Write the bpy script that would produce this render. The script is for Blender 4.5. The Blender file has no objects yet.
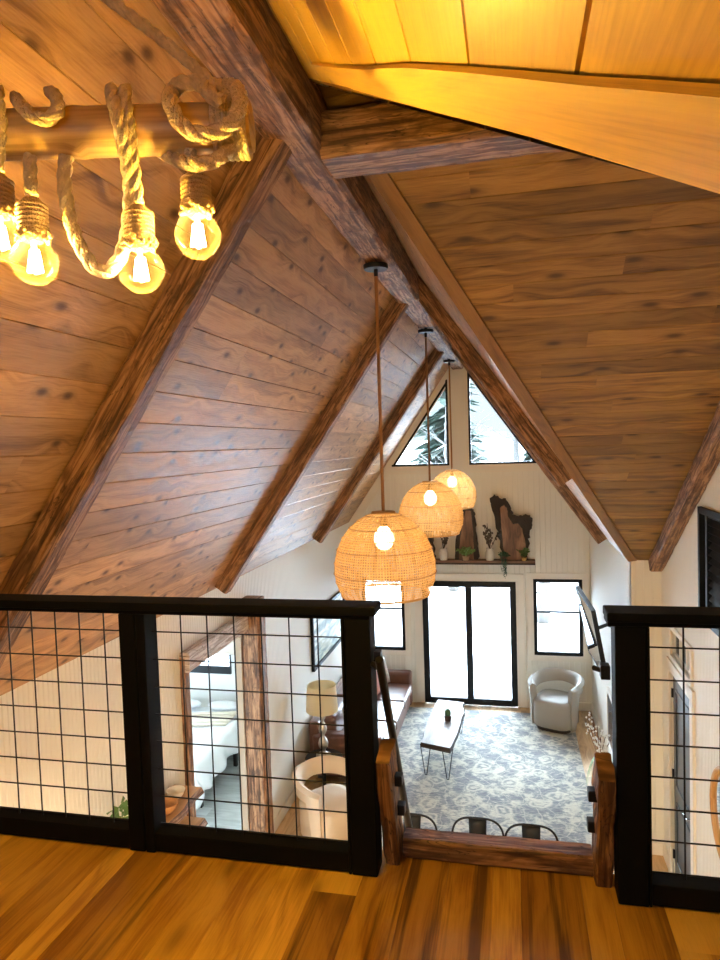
import bpy, math, random
from mathutils import Vector, Matrix, noise
PI = math.pi
C = bpy.context.scene.collection
ZO = 4.45                      # the main floor lies at z = 0; numbers below are measured from eye level
R_ = Vector((0.97540547, 0.21800939, -0.0324974)); U_ = Vector((0.02077213, 0.05586172, 0.99822241)); F_ = Vector((-0.21943722, 0.97434664, -0.04995931))
FPX = 676.47
def ray(px, py): return F_ + R_*((px-360)/FPX) - U_*((py-480)/FPX)
def at(px, py, X=None, Y=None, Z=None):
    d = ray(px, py)
    k = X/d.x if X is not None else (Y/d.y if Y is not None else Z/d.z)
    return d*k
V = Vector
rnd = random.Random(7)
# ------------------------------------------------------------------ mesh builder
class MB:
    def __init__(s): s.v=[]; s.f=[]; s.uv=[]; s.t=[]; s.mi=[]
    def face(s, pts, uvs=None, tone=.5, mi=0):
        i0=len(s.v); s.v += [tuple(p) for p in pts]; s.f.append(tuple(range(i0,i0+len(pts))))
        if uvs is None:
            a,b,c=[V(p) for p in pts[:3]]; n=(b-a).cross(c-a)
            ax=max(range(3), key=lambda k:abs(n[k])); o=[k for k in range(3) if k!=ax]
            uvs=[(V(p)[o[0]],V(p)[o[1]]) for p in pts]
        s.uv.append([tuple(u) for u in uvs]); s.t.append(tone); s.mi.append(mi)
    def grid(s, P, uvs=None, closed=False, tone=.5, mi=0, cap=False):
        # P: rows of rings, shared vertices
        n=len(P[0]); i0=len(s.v)
        for r in P: s.v += [tuple(p) for p in r]
        m=len(P)
        for i in range(m-1):
            for j in range(n if closed else n-1):
                k=(j+1)%n
                s.f.append((i0+i*n+j, i0+i*n+k, i0+(i+1)*n+k, i0+(i+1)*n+j))
                if uvs: s.uv.append([uvs(i,j),uvs(i,j+1),uvs(i+1,j+1),uvs(i+1,j)])
                else: s.uv.append([(i*.05,j*.05),(i*.05,j*.05+.05),(i*.05+.05,j*.05+.05),(i*.05+.05,j*.05)])
                s.t.append(tone); s.mi.append(mi)
        if cap:
            for row,rev in((0,True),(m-1,False)):
                idx=[i0+row*n+j for j in range(n)]
                if rev: idx=idx[::-1]
                s.f.append(tuple(idx)); s.uv.append([(s.v[q][0],s.v[q][2]) for q in idx]); s.t.append(tone); s.mi.append(mi)
    def box(s, a, b, grain=None, tone=.5, M=None, mi=0):
        x0,y0,z0=[min(a[k],b[k]) for k in range(3)]; x1,y1,z1=[max(a[k],b[k]) for k in range(3)]
        c=[V((x,y,z)) for z in(z0,z1) for y in(y0,y1) for x in(x0,x1)]
        if grain is None:
            d=(x1-x0,y1-y0,z1-z0); grain=d.index(max(d))
        o=rnd.random()*20
        for q in((0,2,3,1),(4,5,7,6),(0,1,5,4),(2,6,7,3),(0,4,6,2),(1,3,7,5)):
            pts=[c[k] for k in q]
            n=(pts[1]-pts[0]).cross(pts[2]-pts[0]); ax=max(range(3), key=lambda k:abs(n[k]))
            oth=[k for k in range(3) if k!=ax]
            if grain in oth: u=grain; w=[k for k in oth if k!=grain][0]
            else: u,w=oth
            uv=[(p[u]+o,p[w]+o*.7+ax*.31) for p in pts]
            if M is not None: pts=[M@p for p in pts]
            s.face(pts,uv,tone,mi)
    def tube(s, path, r, n=10, closed=False, cap=True, tone=.5, mi=0):
        path=[V(p) for p in path]; m=len(path)
        rr=r if isinstance(r,(list,tuple)) else [r]*m
        T=[]
        for i in range(m):
            if closed: d=path[(i+1)%m]-path[i-1]
            else: d=path[min(i+1,m-1)]-path[max(i-1,0)]
            T.append(d.normalized() if d.length>1e-9 else V((0,0,1)))
        a=T[0].orthogonal().normalized(); rings=[]; L=0; Ls=[]
        for i in range(m):
            a=(a-T[i]*a.dot(T[i])); a=a.normalized() if a.length>1e-6 else T[i].orthogonal().normalized(); b=T[i].cross(a)
            rings.append([path[i]+(a*math.cos(2*PI*j/n)+b*math.sin(2*PI*j/n))*rr[i] for j in range(n)])
            if i: L+=(path[i]-path[i-1]).length
            Ls.append(L)
        if closed: rings.append(rings[0]); Ls.append(L+(path[0]-path[-1]).length)
        s.grid(rings, lambda i,j:(Ls[i],2*PI*rr[min(i,m-1)]*j/n), True, tone, mi, cap and not closed)
    def lathe(s, prof, c=(0,0,0), n=32, tone=.5, mi=0, cap=False, M=None):
        c=V(c); rows=[]
        for (r,z) in prof:
            row=[V((c.x+r*math.cos(2*PI*j/n), c.y+r*math.sin(2*PI*j/n), c.z+z)) for j in range(n)]
            if M is not None: row=[M@p for p in row]
            rows.append(row)
        Ls=[0]
        for a,b in zip(prof,prof[1:]): Ls.append(Ls[-1]+math.hypot(a[0]-b[0],a[1]-b[1]))
        s.grid(rows, lambda i,j:(j/n, Ls[i]), True, tone, mi, cap)
    def ball(s, c, r, n=16, m=10, sc=(1,1,1), tone=.5, mi=0):
        c=V(c); rows=[]
        for i in range(m+1):
            t=-PI/2+PI*i/m; q=max(math.cos(t),.001)
            rows.append([c+V((r*sc[0]*q*math.cos(2*PI*j/n), r*sc[1]*q*math.sin(2*PI*j/n), r*sc[2]*math.sin(t))) for j in range(n)])
        s.grid(rows, None, True, tone, mi)
    def prism(s, poly, ext, tone=.5, mi=0):
        poly=[V(p) for p in poly]; e=V(ext); n=len(poly)
        s.face(poly[::-1],None,tone,mi); s.face([p+e for p in poly],None,tone,mi)
        for i in range(n):
            a,b=poly[i],poly[(i+1)%n]; s.face([a,b,b+e,a+e],[(0,0),((b-a).length,0),((b-a).length,e.length),(0,e.length)],tone,mi)
    def beam(s, p0, p1, w, h, up=(0,0,1), jit=.006, seg=.07, seed=0, ch=.12):
        p0=V(p0);p1=V(p1);d=(p1-p0);L=d.length;d.normalize();up=V(up);sd=d.cross(up).normalized();up=sd.cross(d).normalized()
        n=max(2,int(L/seg)); c=ch*min(w,h)
        W,H=w/2,h/2
        ring=[]
        K=4
        base=[(-W+c,-H),(W-c,-H),(W,-H+c),(W,H-c),(W-c,H),(-W+c,H),(-W,H-c),(-W,-H+c)]
        for k in range(8):
            a,b=base[k],base[(k+1)%8]
            m=K if k%2==0 else 1
            for q in range(m): ring.append((a[0]+(b[0]-a[0])*q/m, a[1]+(b[1]-a[1])*q/m))
        per=[0]
        for k in range(len(ring)):
            a,b=ring[k],ring[(k+1)%len(ring)]; per.append(per[-1]+math.hypot(a[0]-b[0],a[1]-b[1]))
        rows=[]
        for i in range(n+1):
            t=i/n; row=[]
            for (x,y) in ring:
                P=p0+d*(L*t)+sd*x+up*y
                q=noise.noise(V((P.x*9+seed*7,P.y*9,P.z*9)))+.6*noise.noise(V((P.x*25,P.y*25+seed,P.z*25)))
                row.append(P+(sd*x+up*y).normalized()*(q*jit))
            rows.append(row)
        o=seed*3.7
        s.grid(rows, lambda i,j:(L*i/n+o, per[j]+o), True, .3+.4*((seed*37)%10)/10, 0, True)
    def build(s, name, mat, parent=None, origin=(0,0,0), smooth=None, mods=()):
        me=bpy.data.meshes.new(name); off=V(OFF.get(parent.name,(0,0,0))) if parent else V(origin)
        zz=0
        me.from_pydata([tuple(V(p)-off) for p in s.v],[],s.f)
        me.uv_layers.new(name='UVMap'); me.color_attributes.new('tone','FLOAT_COLOR','CORNER')
        uvl=me.uv_layers['UVMap']; co=me.color_attributes['tone']
        li=0; uv=[]; cc=[]
        for k,f in enumerate(s.f):
            t=s.t[k]; t=t if isinstance(t,tuple) else (t,.5,.5)
            for q in range(len(f)): uv += s.uv[k][q]; cc += [t[0],t[1],t[2],1]
        assert len(uv)==2*len(uvl.data); uvl.data.foreach_set('uv',uv); co.data.foreach_set('color',cc)
        mats=mat if isinstance(mat,(list,tuple)) else [mat]
        for m in mats: me.materials.append(m)
        if len(mats)>1: me.polygons.foreach_set('material_index',s.mi)
        if smooth is not None:
            me.shade_smooth()
            me.set_sharp_from_angle(angle=math.radians(smooth))
        me.update()
        o=bpy.data.objects.new(name,me); C.objects.link(o)
        if parent: o.parent=parent; OFF[o.name]=tuple(off)
        else: o.location=off+V((0,0,ZO)); OFF[o.name]=tuple(off)
        for m in mods: m(o)
        return o
OFF={}
def bevel(w,n=2):
    def f(o):
        m=o.modifiers.new('Bevel','BEVEL'); m.width=w; m.segments=n; m.limit_method='ANGLE'; m.harden_normals=False
        me=o.data
        import bmesh as B
        b=B.new(); b.from_mesh(me); B.ops.remove_doubles(b,verts=b.verts,dist=1e-5); b.to_mesh(me); b.free()
    return f
def weld(o):
    import bmesh as B
    b=B.new(); b.from_mesh(o.data); B.ops.remove_doubles(b,verts=b.verts,dist=1e-4); B.ops.recalc_face_normals(b,faces=b.faces); b.to_mesh(o.data); b.free()
def subd(n=2):
    def f(o):
        weld(o); m=o.modifiers.new('Subdivision','SUBSURF'); m.levels=n; m.render_levels=n
        o.data.shade_smooth()
    return f
def tag(o,label,cat,group=None,kind=None):
    o['label']=label; o['category']=cat
    if group: o['group']=group
    if kind: o['kind']=kind
    return o
def thing(name,label,cat,base=(0,0,0),group=None,local=False,rz=0):
    o=bpy.data.objects.new(name,None); C.objects.link(o); o.empty_display_size=.1
    o.location=V(base)+V((0,0,ZO)); o.rotation_euler=(0,0,rz)
    OFF[o.name]=(0,0,0) if local else tuple(base)
    return tag(o,label,cat,group)
def struct(o): o['kind']='structure'; return o
def dup(root, loc, rz=None, label=None):
    r=root.copy(); C.objects.link(r); r.location=V(loc)+V((0,0,ZO))
    if rz is not None: r.rotation_euler=(0,0,rz)
    if label: r['label']=label
    for ch in list(root.children):
        c=ch.copy(); C.objects.link(c); c.parent=r
        for g in list(ch.children):
            d=g.copy(); C.objects.link(d); d.parent=c
    return r
# ------------------------------------------------------------------ materials
def mat(name):
    m=bpy.data.materials.new(name); m.use_nodes=True; nt=m.node_tree; nt.nodes.clear()
    out=nt.nodes.new('ShaderNodeOutputMaterial'); return m,nt,out
def N(nt,t,**k):
    n=nt.nodes.new(t)
    for a,b in k.items():
        if a in n.inputs: n.inputs[a].default_value=b
        else: setattr(n,a,b)
    return n
def L(nt,a,b): nt.links.new(a,b)
def math_(nt,op,a,b=None,c=None):
    n=nt.nodes.new('ShaderNodeMath'); n.operation=op
    for i,x in enumerate((a,b,c)):
        if x is None: continue
        if isinstance(x,(int,float)): n.inputs[i].default_value=x
        else: nt.links.new(x,n.inputs[i])
    return n.outputs[0]
def mixc(nt,f,a,b,mode='MIX'):
    n=nt.nodes.new('ShaderNodeMix'); n.data_type='RGBA'; n.blend_type=mode
    for i,x in((0,f),(6,a),(7,b)):
        if isinstance(x,(int,float)): n.inputs[i].default_value=x
        elif isinstance(x,tuple): n.inputs[i].default_value=(*x,1) if len(x)==3 else x
        else: nt.links.new(x,n.inputs[i])
    return n.outputs[2]
def ramp(nt,f,stops):
    n=nt.nodes.new('ShaderNodeValToRGB'); e=n.color_ramp.elements
    while len(e)<len(stops): e.new(.5)
    for k,(p,c) in enumerate(stops):
        e[k].position=p; e[k].color=(*c,1) if isinstance(c,tuple) else (c,c,c,1)
    nt.links.new(f,n.inputs[0]); return n.outputs[0]
def plain(name,col,rough=.5,metal=0,bump=0,bscale=60,spec=.5,sheen=0,coat=0,var=0):
    m,nt,out=mat(name); b=N(nt,'ShaderNodeBsdfPrincipled'); b.inputs['Base Color'].default_value=(*col,1)
    b.inputs['Roughness'].default_value=rough; b.inputs['Metallic'].default_value=metal; b.inputs['Specular IOR Level'].default_value=spec
    b.inputs['Sheen Weight'].default_value=sheen; b.inputs['Coat Weight'].default_value=coat
    tc=N(nt,'ShaderNodeTexCoord')
    if bump:
        n=N(nt,'ShaderNodeTexNoise',Scale=float(bscale),Detail=6.0); L(nt,tc.outputs['Object'],n.inputs['Vector'])
        bp=N(nt,'ShaderNodeBump',Strength=float(bump),Distance=.01); L(nt,n.outputs[0],bp.inputs['Height']); L(nt,bp.outputs[0],b.inputs['Normal'])
    if var:
        n=N(nt,'ShaderNodeTexNoise',Scale=float(bscale)*.3,Detail=5.0); L(nt,tc.outputs['Object'],n.inputs['Vector'])
        c=mixc(nt,ramp(nt,n.outputs[0],[(.3,0.),(.7,1.)]),tuple(x*(1-var) for x in col),tuple(min(1,x*(1+var)) for x in col)); L(nt,c,b.inputs['Base Color'])
    L(nt,b.outputs[0],out.inputs[0]); return m
def wood(name, light, mid, dark, knot=.5, vs=14, tonevar=.3, rough=.45, bump=.25, spec=.5, streak=0, knotcol=(.06,.025,.01), coat=0., huevar=(1,1,1), kscale=(1.6,5.0)):
    m,nt,out=mat(name); b=N(nt,'ShaderNodeBsdfPrincipled')
    uv=N(nt,'ShaderNodeUVMap',uv_map='UVMap'); sx=N(nt,'ShaderNodeSeparateXYZ'); L(nt,uv.outputs[0],sx.inputs[0]); u,v=sx.outputs[0],sx.outputs[1]
    at_=N(nt,'ShaderNodeAttribute',attribute_name='tone'); ts=N(nt,'ShaderNodeSeparateColor'); L(nt,at_.outputs['Color'],ts.inputs[0]); tone=ts.outputs[0]
    # knots
    ck=N(nt,'ShaderNodeCombineXYZ'); L(nt,math_(nt,'MULTIPLY',u,kscale[0]),ck.inputs[0]); L(nt,math_(nt,'MULTIPLY',v,kscale[1]),ck.inputs[1]); L(nt,math_(nt,'MULTIPLY',tone,50.),ck.inputs[2])
    vo=N(nt,'ShaderNodeTexVoronoi',Scale=1.0,Randomness=1.0); vo.voronoi_dimensions='2D'; L(nt,ck.outputs[0],vo.inputs['Vector'])
    kd=vo.outputs['Distance']; kpull=math_(nt,'MULTIPLY',math_(nt,'SMOOTH_MIN',kd,.45,.2),.55)
    cg=N(nt,'ShaderNodeCombineXYZ'); L(nt,math_(nt,'MULTIPLY',u,1.3),cg.inputs[0]); L(nt,math_(nt,'ADD',math_(nt,'MULTIPLY',v,float(vs)),math_(nt,'MULTIPLY',kpull,3.5 if knot else 0.)),cg.inputs[1]); L(nt,math_(nt,'MULTIPLY',tone,90.),cg.inputs[2])
    n1=N(nt,'ShaderNodeTexNoise',Scale=1.2,Detail=6.0,Roughness=.55,Distortion=.6); L(nt,cg.outputs[0],n1.inputs['Vector'])
    cf=N(nt,'ShaderNodeCombineXYZ'); L(nt,math_(nt,'MULTIPLY',u,7.),cf.inputs[0]); L(nt,math_(nt,'MULTIPLY',v,160.),cf.inputs[1])
    n2=N(nt,'ShaderNodeTexNoise',Scale=1.0,Detail=4.0); L(nt,cf.outputs[0],n2.inputs['Vector'])
    cb=N(nt,'ShaderNodeCombineXYZ'); L(nt,math_(nt,'MULTIPLY',u,.8),cb.inputs[0]); L(nt,math_(nt,'MULTIPLY',v,4.),cb.inputs[1]); L(nt,math_(nt,'MULTIPLY',tone,33.),cb.inputs[2])
    n3=N(nt,'ShaderNodeTexNoise',Scale=1.5,Detail=3.0); L(nt,cb.outputs[0],n3.inputs['Vector'])
    g=math_(nt,'ADD',math_(nt,'MULTIPLY',n1.outputs[0],.75),math_(nt,'MULTIPLY',n2.outputs[0],.25))
    col=ramp(nt,g,[(.36,dark),(.47,mid),(.58,light),(.72,mid)])
    col=mixc(nt,math_(nt,'MULTIPLY',ramp(nt,n3.outputs[0],[(.45,0.),(.75,1.)]),.35),col,dark)
    if streak:
        cs=N(nt,'ShaderNodeCombineXYZ'); L(nt,math_(nt,'MULTIPLY',u,.7),cs.inputs[0]); L(nt,math_(nt,'MULTIPLY',v,22.),cs.inputs[1]); L(nt,math_(nt,'MULTIPLY',tone,17.),cs.inputs[2])
        n4=N(nt,'ShaderNodeTexNoise',Scale=1.,Detail=5.,Roughness=.6); L(nt,cs.outputs[0],n4.inputs['Vector'])
        sm=math_(nt,'MULTIPLY',ramp(nt,n4.outputs[0],[(.51,0.),(.63,1.)]),ramp(nt,math_(nt,'ADD',tone,math_(nt,'MULTIPLY',n3.outputs[0],.25)),[(.42,1.),(.62,.08)]))
        col=mixc(nt,math_(nt,'MULTIPLY',sm,streak),col,knotcol)
    if knot:
        km=ramp(nt,kd,[(.035,1.),(.07,.8),(.13,.25),(.22,0.)])
        km2=math_(nt,'MULTIPLY',km,knot)
        # only some cells carry a knot
        vc=N(nt,'ShaderNodeSeparateColor'); L(nt,vo.outputs['Color'],vc.inputs[0])
        km2=math_(nt,'MULTIPLY',km2,math_(nt,'GREATER_THAN',vc.outputs[0],.38))
        col=mixc(nt,km2,col,knotcol)
    tf=math_(nt,'ADD',math_(nt,'MULTIPLY',tone,float(tonevar)),1-tonevar*.5)
    cx_=N(nt,'ShaderNodeCombineXYZ')
    for k in range(3): L(nt,math_(nt,'POWER',tf,float(huevar[k])),cx_.inputs[k])
    col=mixc(nt,1.,col,cx_.outputs[0],'MULTIPLY')
    L(nt,col,b.inputs['Base Color']); b.inputs['Specular IOR Level'].default_value=spec; b.inputs['Coat Weight'].default_value=coat; b.inputs['Coat Roughness'].default_value=.25
    L(nt,math_(nt,'ADD',math_(nt,'MULTIPLY',n1.outputs[0],.25),rough-.12),b.inputs['Roughness'])
    bp=N(nt,'ShaderNodeBump',Strength=float(bump),Distance=.004); L(nt,math_(nt,'ADD',g,math_(nt,'MULTIPLY',n2.outputs[0],.4)),bp.inputs['Height']); L(nt,bp.outputs[0],b.inputs['Normal'])
    L(nt,b.outputs[0],out.inputs[0]); return m
def rustic(name, light, mid, dark, bump=1.0, rough=.6):
    m,nt,out=mat(name); b=N(nt,'ShaderNodeBsdfPrincipled')
    uv=N(nt,'ShaderNodeUVMap',uv_map='UVMap'); sx=N(nt,'ShaderNodeSeparateXYZ'); L(nt,uv.outputs[0],sx.inputs[0]); u,v=sx.outputs[0],sx.outputs[1]
    def nz(a,c,s,d,di=0.):
        k=N(nt,'ShaderNodeCombineXYZ'); L(nt,math_(nt,'MULTIPLY',u,a),k.inputs[0]); L(nt,math_(nt,'MULTIPLY',v,c),k.inputs[1])
        n=N(nt,'ShaderNodeTexNoise',Scale=float(s),Detail=float(d),Distortion=di); L(nt,k.outputs[0],n.inputs['Vector']); return n.outputs[0]
    g=nz(3.,45.,1.,6.,.8); h=nz(5.,16.,1.,4.,1.2); c=nz(2.5,20.,1.,3.,1.5)
    col=ramp(nt,g,[(.36,dark),(.48,mid),(.60,light)])
    col=mixc(nt,math_(nt,'MULTIPLY',ramp(nt,h,[(.40,1.),(.50,0.)]),.6),col,dark)
    crack=ramp(nt,math_(nt,'ABSOLUTE',math_(nt,'SUBTRACT',c,.5)),[(.0,1.),(.016,0.)])
    col=mixc(nt,math_(nt,'MULTIPLY',crack,.8),col,tuple(x*.25 for x in dark))
    ck=N(nt,'ShaderNodeCombineXYZ'); L(nt,math_(nt,'MULTIPLY',u,2.2),ck.inputs[0]); L(nt,math_(nt,'MULTIPLY',v,4.),ck.inputs[1])
    vo=N(nt,'ShaderNodeTexVoronoi',Scale=1.); vo.voronoi_dimensions='2D'; L(nt,ck.outputs[0],vo.inputs['Vector'])
    col=mixc(nt,math_(nt,'MULTIPLY',ramp(nt,vo.outputs['Distance'],[(.04,1.),(.12,0.)]),.7),col,dark)
    L(nt,col,b.inputs['Base Color']); b.inputs['Roughness'].default_value=rough
    gb=nz(3.,30.,1.,1.5,.6); hb=nz(16.,10.,1.,1.,1.); hh=math_(nt,'SUBTRACT',math_(nt,'ADD',math_(nt,'MULTIPLY',gb,.5),hb),math_(nt,'MULTIPLY',crack,.12))
    bp=N(nt,'ShaderNodeBump',Strength=float(bump)*.5,Distance=.010); L(nt,hh,bp.inputs['Height']); L(nt,bp.outputs[0],b.inputs['Normal'])
    L(nt,b.outputs[0],out.inputs[0]); return m
def emis(name,col,st):
    m,nt,out=mat(name); e=N(nt,'ShaderNodeEmission',Strength=float(st)); e.inputs[0].default_value=(*col,1); L(nt,e.outputs[0],out.inputs[0]); return m
def glass(name,tint=(1,1,1),refl=.08,rough=.0):
    m,nt,out=mat(name); t=N(nt,'ShaderNodeBsdfTransparent'); t.inputs[0].default_value=(*tint,1)
    g=N(nt,'ShaderNodeBsdfGlossy',Roughness=rough); fr=N(nt,'ShaderNodeFresnel',IOR=1.45); mx=N(nt,'ShaderNodeMixShader')
    L(nt,math_(nt,'MULTIPLY',fr.outputs[0],refl*10),mx.inputs[0]); L(nt,t.outputs[0],mx.inputs[1]); L(nt,g.outputs[0],mx.inputs[2]); L(nt,mx.outputs[0],out.inputs[0]); return m

def bulbg():
    m,nt,out=mat('clear bulb glass'); t=N(nt,'ShaderNodeBsdfTransparent'); g=N(nt,'ShaderNodeBsdfGlossy',Roughness=.02); tl=N(nt,'ShaderNodeBsdfTranslucent'); tl.inputs[0].default_value=(1,.9,.7,1)
    lw=N(nt,'ShaderNodeLayerWeight',Blend=.35); a=N(nt,'ShaderNodeMixShader'); b=N(nt,'ShaderNodeMixShader')
    L(nt,math_(nt,'ADD',math_(nt,'MULTIPLY',lw.outputs['Facing'],.03),.0012),a.inputs[0]); L(nt,t.outputs[0],a.inputs[1]); L(nt,tl.outputs[0],a.inputs[2])
    b.inputs[0].default_value=.03; L(nt,a.outputs[0],b.inputs[1]); L(nt,g.outputs[0],b.inputs[2]); L(nt,b.outputs[0],out.inputs[0]); return m
M_ceil=wood('stained pine boards',(.54,.32,.15),(.40,.22,.092),(.22,.108,.04),knot=.95,vs=14,tonevar=.5,rough=.44,bump=.5,knotcol=(.065,.026,.010),kscale=(3.4,5.6))
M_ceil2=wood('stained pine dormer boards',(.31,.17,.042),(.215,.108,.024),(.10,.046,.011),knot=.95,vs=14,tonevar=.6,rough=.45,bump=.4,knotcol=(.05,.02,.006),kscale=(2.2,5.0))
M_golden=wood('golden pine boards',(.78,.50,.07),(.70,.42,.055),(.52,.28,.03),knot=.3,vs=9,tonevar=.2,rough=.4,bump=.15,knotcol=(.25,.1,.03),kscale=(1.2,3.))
M_loft=wood('hickory floor boards',(.62,.36,.065),(.50,.27,.042),(.31,.14,.02),knot=.5,vs=10,tonevar=.85,rough=.34,bump=.15,streak=.85,knotcol=(.07,.027,.007),huevar=(1,1.25,1.6))
M_oak=wood('oak floor boards',(.62,.42,.22),(.52,.33,.16),(.36,.2,.09),knot=.3,vs=10,tonevar=.5,rough=.4,bump=.12)
M_grayfloor=wood('grey floor boards',(.50,.54,.54),(.42,.46,.46),(.32,.35,.35),knot=0,vs=12,tonevar=.3,rough=.4,bump=.12)
M_beam=rustic('hewn dark beam',(.42,.23,.115),(.235,.115,.052),(.07,.031,.014),bump=1.5)
M_post=rustic('weathered timber',(.38,.205,.085),(.22,.105,.04),(.07,.03,.013),bump=1.6)
M_bleach=rustic('bleached hewn timber',(.74,.66,.60),(.58,.49,.43),(.36,.27,.22),bump=1.)
M_trimw=wood('dark board trim',(.27,.135,.035),(.21,.10,.024),(.13,.06,.014),knot=.2,vs=10,tonevar=.1,rough=.45)
M_white=plain('painted white boards',(.80,.785,.72),.5,bump=.06,bscale=30)
M_cream=plain('painted cream trim',(.80,.76,.68),.45)
M_beige=plain('beige bedroom ceiling',(.55,.47,.38),.6)
M_black=plain('black painted wood',(.003,.0035,.0045),.7,spec=.12,bump=.05,bscale=80)
M_steel=plain('black steel',(.006,.006,.007),.45,spec=.3)
M_frame=plain('black window frame',(.006,.008,.010),.5,spec=.2)
M_glass=glass('window glass',(.96,.98,1),.09)
M_bulbglass=bulbg()
# ------------------------------------------------------------------ polygon helpers
def clip(poly, a, b, c):            # keep a*x+b*y<=c
    out=[]
    for i in range(len(poly)):
        p,q=poly[i],poly[(i+1)%len(poly)]; dp=a*p[0]+b*p[1]-c; dq=a*q[0]+b*q[1]-c
        if dp<=0: out.append(p)
        if (dp<0<dq) or (dq<0<dp):
            t=dp/(dp-dq); out.append((p[0]+(q[0]-p[0])*t,p[1]+(q[1]-p[1])*t))
    return out
def area(p): return .5*sum(p[i][0]*p[(i+1)%len(p)][1]-p[(i+1)%len(p)][0]*p[i][1] for i in range(len(p)))
def ccw(p): return p if area(p)>0 else p[::-1]
def subtract(polys,hole):
    hole=ccw(hole); res=[]
    for P in polys:
        rem=P
        for i in range(len(hole)):
            p,q=hole[i],hole[(i+1)%len(hole)]; nx,ny=q[1]-p[1],-(q[0]-p[0]); c=nx*p[0]+ny*p[1]   # outside: n.x>c
            o=clip(rem,-nx,-ny,-c)
            if len(o)>2 and abs(area(o))>1e-6: res.append(o)
            rem=clip(rem,nx,ny,c)
            if len(rem)<3: break
    return res
def planks(name, O, Ud, Vd, polys, w, mt, gc=.003, gd=.004, seed=1, joint=None, thick=.08, v0=None, parent=None, back=None, kind=True):
    """boards along Ud, stacked along Vd; front faces towards Ud x Vd; thickness goes behind"""
    O,Ud,Vd=V(O),V(Ud).normalized(),V(Vd).normalized(); Nn=Ud.cross(Vd).normalized(); mb=MB(); rg=random.Random(seed)
    vmin=min(p[1] for P in polys for p in P); vmax=max(p[1] for P in polys for p in P); umin=min(p[0] for P in polys for p in P); umax=max(p[0] for P in polys for p in P)
    if v0 is None: v0=vmin
    bands=[]
    if isinstance(w,(list,tuple)):
        x=vmin
        while x<vmax: q=rg.choice(w); bands.append((x,x+q)); x+=q
    else:
        k=math.floor((vmin-v0)/w)
        while v0+k*w<vmax-1e-6: bands.append((v0+k*w,v0+k*w+w)); k+=1
    polys=[ccw(P) for P in polys]
    for a,b in bands:
        segs=[(umin-1,umax+1)]
        if joint:
            cuts=[]; x=umin-joint*rg.random()
            while x<umax: x+=joint*(.55+.9*rg.random()); cuts.append(x)
            segs=list(zip([umin-1]+cuts,cuts+[umax+9]))
        for (s0,s1) in segs:
            ou,ov=rg.random()*40,rg.random()*40; tone=(rg.random(),rg.random(),rg.random())
            for P in polys:
                Q=clip(clip(P,-1,0,-s0),1,0,s1)
                if len(Q)<3: continue
                for (lo,hi) in((a,a+gc),(a+gc,b-gc),(b-gc,b)):
                    q=clip(clip(Q,0,-1,-lo),0,1,hi)
                    if len(q)<3 or abs(area(q))<1e-8: continue
                    pts=[];uvs=[]
                    for (x,y) in q:
                        e=min(y-a,b-y); dpt=gd*(1-min(1,max(0,e/gc)))
                        pts.append(O+Ud*x+Vd*y-Nn*dpt); uvs.append((x+ou,y-a+ov))
                    mb.face(pts,uvs,tone)
    for P in polys:
        f=[O+Ud*x+Vd*y-Nn*(gd+.001) for x,y in P]; g=[p-Nn*thick for p in f]; n=len(f)
        mb.face(g[::-1],None,.5)
        for i in range(n):
            j=(i+1)%n; mb.face([f[i],g[i],g[j],f[j]],None,.5)
    o=mb.build(name,mt,parent,origin=tuple(O) if not parent else (0,0,0))
    if kind and not parent: struct(o)
    return o
# ------------------------------------------------------------------ room dimensions (eye-level coordinates)
S=55*PI/180; sn,cs=math.sin(S),math.cos(S)
DL,DR=1.53,.22                      # distances of the two roof planes from the origin
XL,XR,XR2=-2.79,1.20,1.50
YG,YB,YJ=11.4,-2.6,7.5              # far gable, back wall, jog
ZF,ZL=-4.45,-1.45                   # main floor, loft floor
def zl(x): return (DL+sn*x)/cs
def zr(x): return (DR-sn*x)/cs
XA=(DR-DL)/(2*sn); ZA=zl(XA)        # apex
SX=.6; Z2=3.21; CN=-.15             # cross gable: far plane z=Z2-SX*y, near plane z=CN+SX*y
YC=(Z2-CN)/(2*SX); ZC=Z2-SX*YC
def yfar(z): return (Z2-z)/SX
def ynear(z): return (z-CN)/SX
YE=2.27                             # edge of loft floor
# left ceiling: u along Y, v up the slope from eave
vl=V((cs,0,sn)); 
# front normal must face down-right: Ud x Vd. Ud=+Y, Vd=(cs,0,sn): Y x V = (sn,0,-cs)  ok
eL=V((XL,0,zl(XL))); slL=(XA-XL)/cs
# seam phase: one seam passes image line at (227.5,258.75)
d_=ray(227.5,258.75); kk=DL/(d_.dot(V((-sn,0,cs)))); pS=d_*kk; vph=((pS-eL).dot(vl))%.178
planks('ceiling_left',eL,(0,1,0),vl,[[(YB,0),(YG+.1,0),(YG+.1,slL),(YB,slL)]],.178,M_ceil,seed=3,joint=3.2,v0=vph-.178,gc=.0035,gd=.005)
# right ceiling: u along -Y (so the normal faces down-left), v up slope from eave
vr=V((-cs,0,sn)); eR=V((XR,0,zr(XR))); slR=(XR-XA)/cs
def vofx(x): return (XR-x)/cs
def uv_right(y,x): return (-y,vofx(x))
xt=XA; zt=ZA
# far piece: ridge from valley to gable, valley line to wall
yv_top=yfar(zr(XA)); yv_bot=yfar(zr(XR))
far=[uv_right(YG+.1,XA),uv_right(yv_top,XA),uv_right(min(yv_bot,YG),XR),uv_right(YG+.1,XR)]
planks('ceiling_right',eR,(0,-1,0),vr,[far],.178,M_ceil,seed=5,joint=3.,gc=.0035,gd=.005)
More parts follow.
